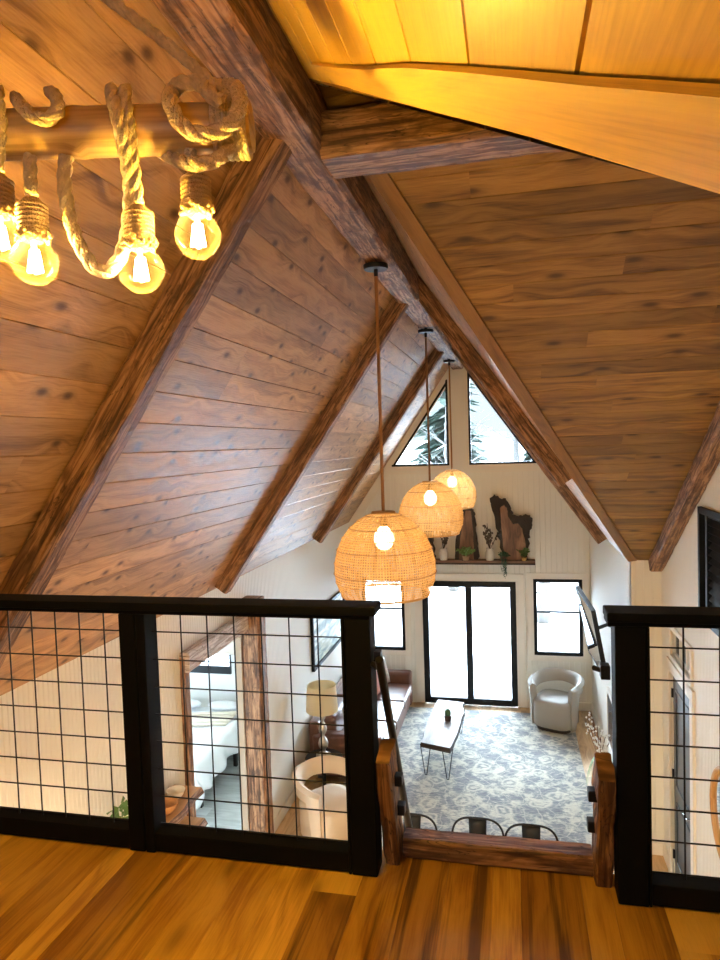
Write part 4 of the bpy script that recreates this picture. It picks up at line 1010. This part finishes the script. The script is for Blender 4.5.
slab('tall twisted walnut slab with black bark edge, right end of the display shelf',[(504,561),(500,545),(496,525),(491,508),(490,499),(494,496),(499,498),(505,500),(508,503),(511,510),(513,516),(520,517),(526,516),(530,517),(532,521),(531,530),(529,540),(528,561)],[(505,561),(503,545),(501,525),(500,509),(504,506),(507,509),(508,518),(513,525),(518,525),(522,530),(525,542),(525.5,561)],ysl)
slab('upright walnut slab with black bark edge behind the middle potted plant',[(455,561),(456,540),(459,520),(463,509),(472,509),(475,515),(476,530),(478,545),(478,561)],[(459,561),(460,540),(463,522),(466,512),(471,512),(473,530),(474,561)],ysl)
slab('dark bark-edged slab at left of the display shelf, partly behind the woven pendants',[(420,561),(421,545),(425,528),(432,530),(434,545),(435,561)],[(423,561),(424,545),(427,533),(430,545),(431,561)],ysl)
M_jar=plain('white glazed jar',(.72,.70,.64),.25); M_terra=plain('tan pot',(.45,.28,.17),.7); M_terra2=plain('ochre pot',(.55,.36,.12),.6)
def vase(px,label,h=.20,seed=1,tw=True):
    p=at(px,559,Y=YG-.13); b=(p.x,YG-.155,shz2+.001); t=thing('jar_vase',label,'vase',b)
    mb=MB(); mb.lathe([(.001,0),(.06,0),(.075,.05),(.072,.13),(.055,.16),(.057,h),(.05,h),(.047,.16),(.001,.03)],b,24); mb.build('jar',M_jar,t,smooth=50)
    if tw:
        rg=random.Random(seed); ms=MB(); ml=MB()
        for i in range(8):
            a=rg.random()*2*PI; sp=rg.uniform(.06,.20); H=rg.uniform(.28,.48); pts=[V(b)+V((math.cos(a)*sp*f,math.sin(a)*.05*f,h-.03+H*f)) for f in(0,.35,.7,1)]
            ms.tube(pts,.004,5)
            for q in range(10):
                f=.3+.7*rg.random(); pp_=V(b)+V((math.cos(a)*sp*f+rg.uniform(-.018,.018),math.sin(a)*.05*f,h-.03+H*f)); ms.ball(pp_,.013,6,4,(1,1,1.5),mi=1)
        ms.build('budded_twigs',[plain('dark twig',(.05,.035,.025),.8),plain('dark buds',(.09,.075,.06),.8)],t,smooth=80)
    return t
vase(490,'white jar holding dark budded twigs beside the tall twisted slab',seed=3)
vase(444,'white jar on the left part of the display shelf behind the woven pendants',seed=8)
def pot(px,label,m,sz,leafm,n,h,spr,leaf,seed):
    p=at(px,559,Y=YG-.16); b=(p.x,YG-.17,shz2+.001); t=thing('potted_plant',label,'plant',b)
    mb=MB(); mb.lathe([(.001,0),(sz*.75,0),(sz,sz*1.2),(sz*.9,sz*1.2),(.001,sz)],b,20); mb.build('pot',m,t,smooth=50)
    leafy(t,V(b)+V((0,0,sz)),n,h,spr,leaf,leafm,seed); return t
pot(466,'bushy light green plant in a tan pot before the middle slab',M_terra,.062,M_leaf2,16,.14,.13,.06,2)
pot(524,'spiky green plant in a small ochre pot at the right shelf end',M_terra2,.045,M_leaf,9,.14,.10,.05,9)
# long arching leaves for the last pot are part of the same look; trailing plant
p=at(503,559,Y=shy+.03); tp=thing('trailing_plant','dark green trailing plant hanging over the front of the display shelf','plant',(p.x,shy+.03,shz2))
mb=MB(); mb.lathe([(.001,0),(.04,0),(.05,.07),(.04,.07),(.001,.05)],(p.x,shy+.06,shz2+.001),18); mb.build('pot',M_dkpot,tp,smooth=50)
rg=random.Random(12); mb=MB()
for i in range(120):
    q=V((p.x+rg.gauss(0,.04),shy+.05+rg.gauss(0,.03),shz2+.07+rg.random()*.06)); d=V((rg.uniform(-1,1),rg.uniform(-1,1),rg.uniform(-.6,.6))).normalized(); w=d.orthogonal().normalized()*.012; mb.face([q,q+d*.02+w,q+d*.045,q+d*.02-w])
for i in range(9):
    x=p.x+rg.uniform(-.03,.05); l=rg.uniform(.15,.33); y=shy-.03
    for q in range(int(l/.012)):
        c=V((x+.012*math.sin(q*.5+i),y+rg.uniform(-.01,.01),shz2+.04-q*.012)); d=V((rg.uniform(-1,1),rg.uniform(-1,.3),-.6)).normalized(); w=d.orthogonal().normalized()*.007; mb.face([c,c+d*.012+w,c+d*.026,c+d*.012-w])
mb.build('leaves',M_dleaf,tp)
# ------------------------------------------------------------------ woven pendants
def weave_mat():
    m,nt,out=mat('woven rattan'); uv=N(nt,'ShaderNodeUVMap',uv_map='UVMap'); sx=N(nt,'ShaderNodeSeparateXYZ'); L(nt,uv.outputs[0],sx.inputs[0]); u,v=sx.outputs[0],sx.outputs[1]
    a=math_(nt,'ABSOLUTE',math_(nt,'SINE',math_(nt,'MULTIPLY',u,PI*120))); b=math_(nt,'ABSOLUTE',math_(nt,'SINE',math_(nt,'MULTIPLY',v,PI*58)))
    nz=N(nt,'ShaderNodeTexNoise',Scale=1.,Detail=3.); cc=N(nt,'ShaderNodeCombineXYZ'); L(nt,math_(nt,'MULTIPLY',u,60.),cc.inputs[0]); L(nt,math_(nt,'MULTIPLY',v,9.),cc.inputs[1]); L(nt,cc.outputs[0],nz.inputs['Vector'])
    hole=math_(nt,'MULTIPLY',ramp(nt,a,[(.42,0.),(.55,1.)]),ramp(nt,b,[(.42,0.),(.55,1.)]))
    hole=math_(nt,'MULTIPLY',hole,ramp(nt,nz.outputs[0],[(.35,.45),(.6,1.)]))
    d=N(nt,'ShaderNodeBsdfDiffuse'); d.inputs[0].default_value=(.72,.46,.20,1); t=N(nt,'ShaderNodeBsdfTranslucent'); t.inputs[0].default_value=(.85,.55,.22,1); x=N(nt,'ShaderNodeMixShader'); x.inputs[0].default_value=.6
    L(nt,d.outputs[0],x.inputs[1]); L(nt,t.outputs[0],x.inputs[2])
    tr=N(nt,'ShaderNodeBsdfTransparent'); y=N(nt,'ShaderNodeMixShader'); L(nt,math_(nt,'ADD',math_(nt,'MULTIPLY',hole,.8),.12),y.inputs[0]); L(nt,x.outputs[0],y.inputs[1]); L(nt,tr.outputs[0],y.inputs[2]); L(nt,y.outputs[0],out.inputs[0]); return m
M_weave=weave_mat(); M_rib=plain('rattan rib',(.62,.40,.18),.7); M_ribd=plain('brown rattan rib',(.33,.18,.07),.7)
M_bulb=emis('frosted bulb glow',(1,.75,.42),5.); M_jute=plain('jute rope',(.72,.58,.38),.9,bump=.8,bscale=220,var=.15); M_cordr=plain('braided brown cord',(.40,.20,.08),.8,bump=.6,bscale=120)
def pendant():
    t=thing('woven_pendant','woven rattan pendant','pendant lamp',(0,0,0),local=True,group='woven pendants along the ridge beam')
    # local origin: at top ring of shade
    prof=[(.075,0),(.12,-.015),(.175,-.045),(.235,-.095),(.285,-.16),(.322,-.24),(.343,-.33),(.345,-.40),(.335,-.46),(.315,-.515),(.298,-.55)]
    P=[]
    for a,b in zip(prof,prof[1:]): P += [(a[0]+(b[0]-a[0])*q/2,a[1]+(b[1]-a[1])*q/2) for q in range(2)]
    P.append(prof[-1])
    mb=MB(); mb.lathe(P,n=72); sh=mb.build('shade',M_weave,t,smooth=80)
    for i in(1,2,3,4,5,6,7,8):
        r,z=prof[i]; mb=MB(); mb.tube([((r+.003)*math.cos(2*PI*j/48),(r+.003)*math.sin(2*PI*j/48),z) for j in range(48)],.003 if i%2 else .0022,5,closed=True); mb.build('hoop',M_ribd if i%2 else M_rib,sh,smooth=80)
    mb=MB(); mb.tube([(.298*math.cos(2*PI*j/48),.298*math.sin(2*PI*j/48),-.55) for j in range(48)],.007,8,closed=True); mb.build('rim',M_rib,sh,smooth=80)
    mb=MB()
    for j in range(16):
        a=2*PI*j/16; mb.tube([((r-.002)*math.cos(a),(r-.002)*math.sin(a),z) for r,z in prof],.0028,5)
    mb.build('ribs',M_rib,sh,smooth=80)
    mb=MB(); mb.lathe([(.001,.012),(.08,.012),(.082,0),(.07,-.008),(.02,-.008),(.02,.005),(.001,.005)],n=32); mb.build('top_ring',M_rib,t,smooth=50)
    mb=MB(); mb.lathe([(.001,-.02),(.02,-.02),(.024,-.09),(.001,-.09)],n=20); mb.build('socket',M_steel,t,smooth=50)
    mb=MB(); mb.lathe([(.001,-.252),(.03,-.246),(.056,-.222),(.07,-.18),(.062,-.14),(.04,-.108),(.022,-.09),(.018,-.08)],n=28); mb.build('bulb',M_bulb,t,smooth=80)
    return t
pen=pendant(); pend=[(4.49,-.458,'nearest and largest-looking woven rattan pendant, lit, hung by a long brown cord'),(7.19,-.406,'middle woven rattan pendant of the three, lit, on a brown cord'),(9.94,-.393,'farthest woven rattan pendant of the three, closest to the gable window')]
lights=[]
for i,(y,z,lb) in enumerate(pend):
    x=-.857
    if i==0: o=pen; o.location=V((x,y,z+ZO)); o['label']=lb
    else: o=dup(pen,(x,y,z),label=lb)
    mb=MB(); Lc=1.20-z; n=40
    pts=[(0,0,q) for q in(-.02,Lc-.02)]
    mb.tube(pts,.011,10); 
    me=mb; c_=me.build('cord',M_cordr,None); c_.parent=o; c_.location=(0,0,0)
    mb=MB(); mb.lathe([(.001,-.0),(.078,0),(.082,.012),(.082,.03),(.001,.03)],(0,0,Lc-.010-.02),32); mb.lathe([(.001,-.045),(.013,-.045),(.015,0),(.001,0)],(0,0,Lc-.03),16); cp=mb.build('canopy',[M_steel],None,smooth=40); cp.parent=o; cp.location=(0,0,0)
    lights.append((x,y,z-.17))
# ------------------------------------------------------------------ rope and bamboo chandelier
DEP=1.35
def dp(px,py,dz=0): return ray(px,py)*(DEP+dz)
ax=V((R_.x,R_.y,0)).normalized()
chn=thing('rope_chandelier','bamboo pole chandelier wrapped in thick jute rope with round clear bulbs','chandelier',tuple(dp(130,128)))
M_bam=None
def bamboo_mat():
    m,nt,out=mat('polished bamboo'); b=N(nt,'ShaderNodeBsdfPrincipled'); b.inputs['Roughness'].default_value=.4
    uv=N(nt,'ShaderNodeUVMap',uv_map='UVMap'); mp=N(nt,'ShaderNodeMapping'); mp.inputs['Scale'].default_value=(3,60,1); L(nt,uv.outputs[0],mp.inputs[0]); n=N(nt,'ShaderNodeTexNoise',Scale=1.,Detail=5.); L(nt,mp.outputs[0],n.inputs['Vector'])
    L(nt,ramp(nt,n.outputs[0],[(.3,(.40,.24,.09)),(.5,(.60,.40,.17)),(.75,(.72,.52,.24))]),b.inputs['Base Color']); L(nt,b.outputs[0],out.inputs[0]); return m
cR=dp(252,127); cL=cR-ax*1.45
r0=.047; pts=[];rr=[]
node=[(cR-dp(78,128)).length, 1.05]
L0=(cR-cL).length
for i in range(73):
    s=L0*i/72; pts.append(cR+(cL-cR).normalized()*s); e=min(abs(s-nd_) for nd_ in node); rr.append(r0*(1+.05*math.exp(-(e/.012)**2)))
mb=MB(); mb.tube(pts,rr,28); mb.build('bamboo_pole',bamboo_mat(),chn,smooth=60)
def rope(mb,path,R=.0125,twist=34.,n=7,strands=3,step=.006,yarn=True):
    # resample with Catmull-Rom
    P=[V(p) for p in path]; Q=[P[0]*2-P[1]]+P+[P[-1]*2-P[-2]]; S=[]
    for i in range(1,len(Q)-2):
        seg=max(2,int((Q[i+1]-Q[i]).length/step))
        for q in range(seg):
            t=q/seg; a,b,c,d=Q[i-1],Q[i],Q[i+1],Q[i+2]
            S.append(.5*((2*b)+(c-a)*t+(2*a-5*b+4*c-d)*t*t+(-a+3*b-3*c+d)*t**3))
    S.append(P[-1]); T=[(S[min(i+1,len(S)-1)]-S[max(i-1,0)]).normalized() for i in range(len(S))]
    a=T[0].orthogonal().normalized(); l=0; fr=[]
    for i in range(len(S)):
        a=(a-T[i]*a.dot(T[i])).normalized(); b=T[i].cross(a)
        if i: l+=(S[i]-S[i-1]).length
        fr.append((S[i],a.copy(),b,l))
    for k_ in range(strands):
        pts=[p+(u*math.cos(2*PI*k_/strands+l*twist*2)+w*math.sin(2*PI*k_/strands+l*twist*2))*R*.5 for p,u,w,l in fr]
        mb.tube(pts,R*.62,n)
def wrap(c,ax_,r,turns,w,n=18,start=0):
    a=V((0,0,1)); b=ax_.cross(a).normalized(); return [c+ax_*(w*(i/(n*turns)-.5))+ (a*math.cos(start+2*PI*i/n)+b*math.sin(start+2*PI*i/n))*r for i in range(int(n*turns)+1)]
f0=V((F_.x,F_.y,0)).normalized()
def rpt(name,path,**k_):
    mb=MB(); rope(mb,path,**k_); return mb.build(name,M_jute,chn,smooth=70)
# hanging rope to the ridge beam
hang_top=dp(235,100,.0)
rpt('hanging_rope',[dp(244,112,-.04),dp(238,102,-.03),dp(215,85,0),dp(160,38,.0),dp(110,0,.0),dp(40,-55,.05),dp(-60,-140,.15)],R=.0115)
# tight wraps at the pole end
for i in range(6):
    c=cR-ax*(.012+.011*i)+V((0,0,.0)); mb=MB(); mb.tube([c+V((0,0,1))*0+ (V((0,0,1))*math.cos(2*PI*j/32)+ax.cross(V((0,0,1)))*math.sin(2*PI*j/32))*(r0+.008) for j in range(32)],.0068,8,closed=True); mb.build('rope_wrap',M_jute,chn,smooth=70)
# knot loops near the right end
cK=dp(205,122)
rpt('rope_knot',[dp(178,85,.02),dp(170,100,-.075),dp(182,125,-.085),dp(205,135,-.09),dp(230,125,-.09),dp(240,105,-.08),dp(236,88,-.02),dp(222,86,.04)],R=.0145)
rpt('rope_knot',[dp(172,95,.0),dp(180,84,-.05),dp(200,84,-.07),dp(213,97,-.095),dp(222,103,-.095)],R=.0135)
rpt('rope_knot',[dp(158,150,.06),dp(175,159,-.01),dp(195,165,-.06),dp(215,161,-.06),dp(228,150,-.03),dp(235,140,.0)],R=.0125)
# U loop and double rope
rpt('rope_loop',[dp(70,150,.05),dp(66,160,0),dp(65,190,-.005),dp(75,235,-.005),dp(95,268,-.005),dp(112,268,-.008),dp(126,240,-.015),dp(130,190,-.03),dp(124,145,-.055),dp(118,118,-.065),dp(113,97,-.045),dp(112,90,.0)],R=.0135)
# left over-hung loop
rpt('rope_loop',[dp(16,98,.03),dp(22,106,-.055),dp(34,117,-.07),dp(48,119,-.07),dp(58,110,-.065),dp(56,97,-.035),dp(50,92,.0)],R=.0125)
# pendants: cord, socket, bulb
M_wrap=plain('fine jute wrapping',(.60,.42,.20),.9,bump=.8,bscale=260)
bul=[(198,236,(190,150)),(141,270,(128,120)),(35,262,(30,150)),(1,238,(0,120))]
M_fil=emis('filament',(1,.62,.22),160.)
for (bx,by,(tx,ty)) in bul:
    b=dp(bx,by,-.02); s=.0445
    topc=b+V((0,0,s+.01))
    st_=dp(tx,ty,-.05 if ty<140 else -.0); 
    up_=[topc+V((0,0,.075)),lerp(topc+V((0,0,.075)),st_,.5)+V((0,0,.0)),st_]
    if ty<140: up_+= [dp(tx-3,97,-.045),dp(tx-2,90,.0)]
    rpt('rope_cord',up_,R=.0125)
    mb=MB(); z0=s*.86
    mb.lathe([(.018,z0),(.026,z0+.012),(.0265,z0+.03),(.0255,z0+.055),(.022,z0+.075),(.014,z0+.085)],tuple(b),24)
    for q in range(7): zz=z0+.018+q*.0085; mb.tube([b+V((.0268*math.cos(2*PI*j/20),.0268*math.sin(2*PI*j/20),zz)) for j in range(20)],.0035,5,closed=True)
    sk=mb.build('socket',M_wrap,chn,smooth=70)
    mb=MB()
    for j in range(22):
        a=2*PI*j/22; rg_=.026+.006*((j*7)%5)/5; mb.ball(b+V((rg_*math.cos(a),rg_*math.sin(a),z0+.006+.004*((j*3)%4))),.0062,6,4)
    mb.build('frayed_collar',M_wrap,sk,smooth=80)
    mb=MB(); prof=[(.001,-s)]
    for q in range(1,16):
        a=-PI/2+q*PI/17; prof.append((s*math.cos(a),s*math.sin(a)))
    prof+=[(.016,s*.98),(.014,s*1.1)]
    mb.lathe(prof,tuple(b),32); bu=mb.build('bulb',M_bulbglass,chn,smooth=80)
    mb=MB()
    for q in range(4):
        a=PI/2*q; mb.tube([b+V((.006*math.cos(a),.006*math.sin(a),.022)),b+V((.011*math.cos(a+.4),.011*math.sin(a+.4),-.020))],.0042,8)
    mb.tube([b+V((0,0,.04)),b+V((0,0,.022))],.004,6)
    mb.build('filament',M_fil,bu,smooth=80)
    lights.append(('b',b))
# ------------------------------------------------------------------ outdoors
M_snow=plain('snow',(.86,.89,.92),.9,bump=.2,bscale=2)
mb=MB(); rows=[]
for i in range(31):
    row=[]
    for j in range(31):
        x=-40+80*j/30; y=YG+.12+60*i/30; z=ZF-.25+.35*noise.noise(V((x*.12,y*.12,0)))+max(0,(y-22)*.10); row.append((x,y,z if i else ZF-.25))
    rows.append(row)
mb.grid(rows); o=mb.build('snow_ground',M_snow,origin=(0,20,ZF-.25),smooth=80); struct(o)
mb=MB(); mb.box((-40,-6,ZF-.7),(-6.2,YG+1,ZF-.3)); struct(mb.build('snow_bounce_side',M_snow,origin=(-20,3,ZF-.4)))  # unseen snow patch added to bounce sunlight into the bedroom opening
# deck
mb=MB(); mb.box((-3.5,YG+.13,ZF-.15),(2.5,YG+2.6,ZF-.03)); struct(mb.build('snowy_deck',M_snow,origin=(0,YG+1,ZF-.1)))
M_trunk=plain('grey bark',(.13,.12,.11),.9,bump=1.,bscale=12); M_con=plain('frosted evergreen needles',(.08,.115,.09),.9,var=.4,bscale=9)
rg=random.Random(77)
def tree(x,y,h,label,conifer,seed):
    rg=random.Random(seed); t=thing('tree' if not conifer else 'evergreen_tree',label,'tree',(x,y,ZF-.4))
    mb=MB(); pts=[V((x+.15*noise.noise(V((q*.3,seed,0))),y,ZF-.4+h*q/10)) for q in range(11)]; mb.tube(pts,[.16*(1-q/11)+.02 for q in range(11)],10); mb.build('trunk',M_trunk,t,smooth=60)
    mb=MB()
    if conifer:
        for q in range(260):
            f=.12+.86*rg.random(); a=rg.random()*2*PI; l=(1-f)*h*.22+.25; p=V((x,y,ZF-.4+h*f)); e=p+V((math.cos(a)*l,math.sin(a)*l,-l*.35)); w=V((-math.sin(a),math.cos(a),0))*l*.22; mid=lerp(p,e,.55)
            mb.face([p,mid+w-V((0,0,.05)),e,mid-w-V((0,0,.05))]); mb.face([p,mid+w*.4+V((0,0,.12)),e,mid-w*.4+V((0,0,-.22))])
        mb.build('foliage',M_con,t)
    else:
        for q in range(38):
            f=.18+.78*rg.random(); a=rg.random()*2*PI; l=(1.15-f)*h*.26; p=pts[int(f*10)]
            e=[p+V((math.cos(a)*l*k_,math.sin(a)*l*k_,l*.55*k_+.12*noise.noise(V((k_*3,q,seed))))) for k_ in(0,.35,.7,1)]; mb.tube(e,[.035,.022,.013,.005],5)
            for z_ in range(3):
                b0=e[1+z_%3]; a2=a+rg.uniform(-1,1); l2=l*.4; mb.tube([b0,b0+V((math.cos(a2)*l2,math.sin(a2)*l2,l2*.5))],[.011,.003],4)
        mb.build('branches',M_trunk,t,smooth=60)
    return t
tr=[(-4.9,19,8,0),(-1.9,21.5,9.5,0),(.7,18,8,0),(3.2,22,9,0),(-6.4,28.5,12,0),(.2,29,12,0),(4.6,30,12,0),(-9.5,36,14,1),(-3.4,38,15,1),(2.6,39,14,1),(9.0,37,13,1)]
wh=['far left','left of centre','left','centre','middle','right of centre','right','far right']
for i,(x,y,h,c_) in enumerate(tr):
    tree(x,y,h,('frosted evergreen tree' if c_ else 'bare grey tree')+' in the snow outside the gable windows',c_,i+3)['group']='evergreen trees outside' if c_ else 'bare trees outside'
# ------------------------------------------------------------------ lights
def light(name,kind,loc,e,col,**k_):
    l=bpy.data.lights.new(name,kind); l.energy=e; l.color=col
    for a,b in k_.items(): setattr(l,a,b)
    o=bpy.data.objects.new(name,l); o.location=V(loc)+V((0,0,ZO)); C.objects.link(o); return o
WARM=(1,.57,.03); WARM2=(1,.58,.22)
for q in lights:
    if q[0]=='b': light('filament_light','POINT',q[1],15.,WARM,shadow_soft_size=.012)
    else: light('pendant_light','POINT',(q[0],q[1],q[2]-.095),1.7,WARM2,shadow_soft_size=.03)
sun=light('sun','SUN',(0,14,8),52.,(.70,.86,1.),angle=math.radians(110)); sun.rotation_euler=V((0,-math.cos(math.radians(24)),-math.sin(math.radians(24)))).to_track_quat('-Z','Y').to_euler()
o=light('back_window_fill','AREA',(-.8,YB-.2,-.15),4.,(.85,.93,1.),shape='RECTANGLE',size=1.4,size_y=1.2); o.rotation_euler=(PI/2,0,0)  # area lamp added behind the camera as neutral fill for the near loft
# ceiling lights under the loft and near the entry, lamp
def can(x,y,z,e,col=(1,.87,.62)):
    t=thing('recessed_light','round white recessed ceiling light under the loft','ceiling light',(x,y,z),group='recessed lights under the loft')
    mb=MB(); mb.lathe([(.001,-.004),(.06,-.004),(.06,-.012),(.075,-.012),(.078,0)],(x,y,z),24); mb.build('lens',emis('lens glow',col,8),t)
    light('can_light','AREA',(x,y,z-.02),e,col,shape='DISK',size=.12)
for x,y in((-2.1,1.6),(-.6,1.2),(.9,1.6),(-2.1,-.5),(.9,-.5)): can(x,y,-1.7115,30.)
for nm,loc,sx_,sy_,rot in(('p1',((DX0+DX1)/2,YG+.2,(DT+DB)/2),1.2,2.1,(PI/2,0,0)),('p2',(-.8,YG+.2,.3),2.6,1.7,(PI/2,0,0)),('p3',((WA[0]+WA[1])/2,YG+.2,(WA[2]+WA[3])/2),.8,1.2,(PI/2,0,0)),('p4',((WB[0]+WB[1])/2,YG+.2,(WB[2]+WB[3])/2),.8,1.2,(PI/2,0,0))):
    o=light('daylight_portal','AREA',loc,1.,(1,1,1),shape='RECTANGLE',size=sx_,size_y=sy_); o.rotation_euler=(-PI/2,0,0); o.data.cycles.is_portal=True
w=bpy.data.worlds.new('World'); bpy.context.scene.world=w; w.use_nodes=True; nt=w.node_tree; nt.nodes.clear()
out=nt.nodes.new('ShaderNodeOutputWorld'); bg=nt.nodes.new('ShaderNodeBackground'); bg.inputs[0].default_value=(.80,.93,1,1); bg.inputs[1].default_value=.42
nt.links.new(bg.outputs[0],out.inputs[0])
# ------------------------------------------------------------------ camera
cam=bpy.data.cameras.new('Camera'); co=bpy.data.objects.new('Camera',cam); C.objects.link(co)
Mx=Matrix(((R_.x,U_.x,-F_.x,0),(R_.y,U_.y,-F_.y,0),(R_.z,U_.z,-F_.z,ZO),(0,0,0,1))); co.matrix_world=Mx
cam.sensor_fit='HORIZONTAL'; cam.sensor_width=36; cam.lens=36*FPX/720; cam.clip_start=.01; cam.clip_end=200
sc=bpy.context.scene; sc.camera=co
sc.view_settings.view_transform='Standard'; sc.view_settings.look='None'; sc.view_settings.exposure=1.6; sc.view_settings.gamma=1; sc.view_settings.use_curve_mapping=False
sc.cycles.max_bounces=10; sc.cycles.diffuse_bounces=6; sc.cycles.transparent_max_bounces=24; sc.cycles.sample_clamp_indirect=4.; sc.cycles.caustics_reflective=False; sc.cycles.caustics_refractive=False
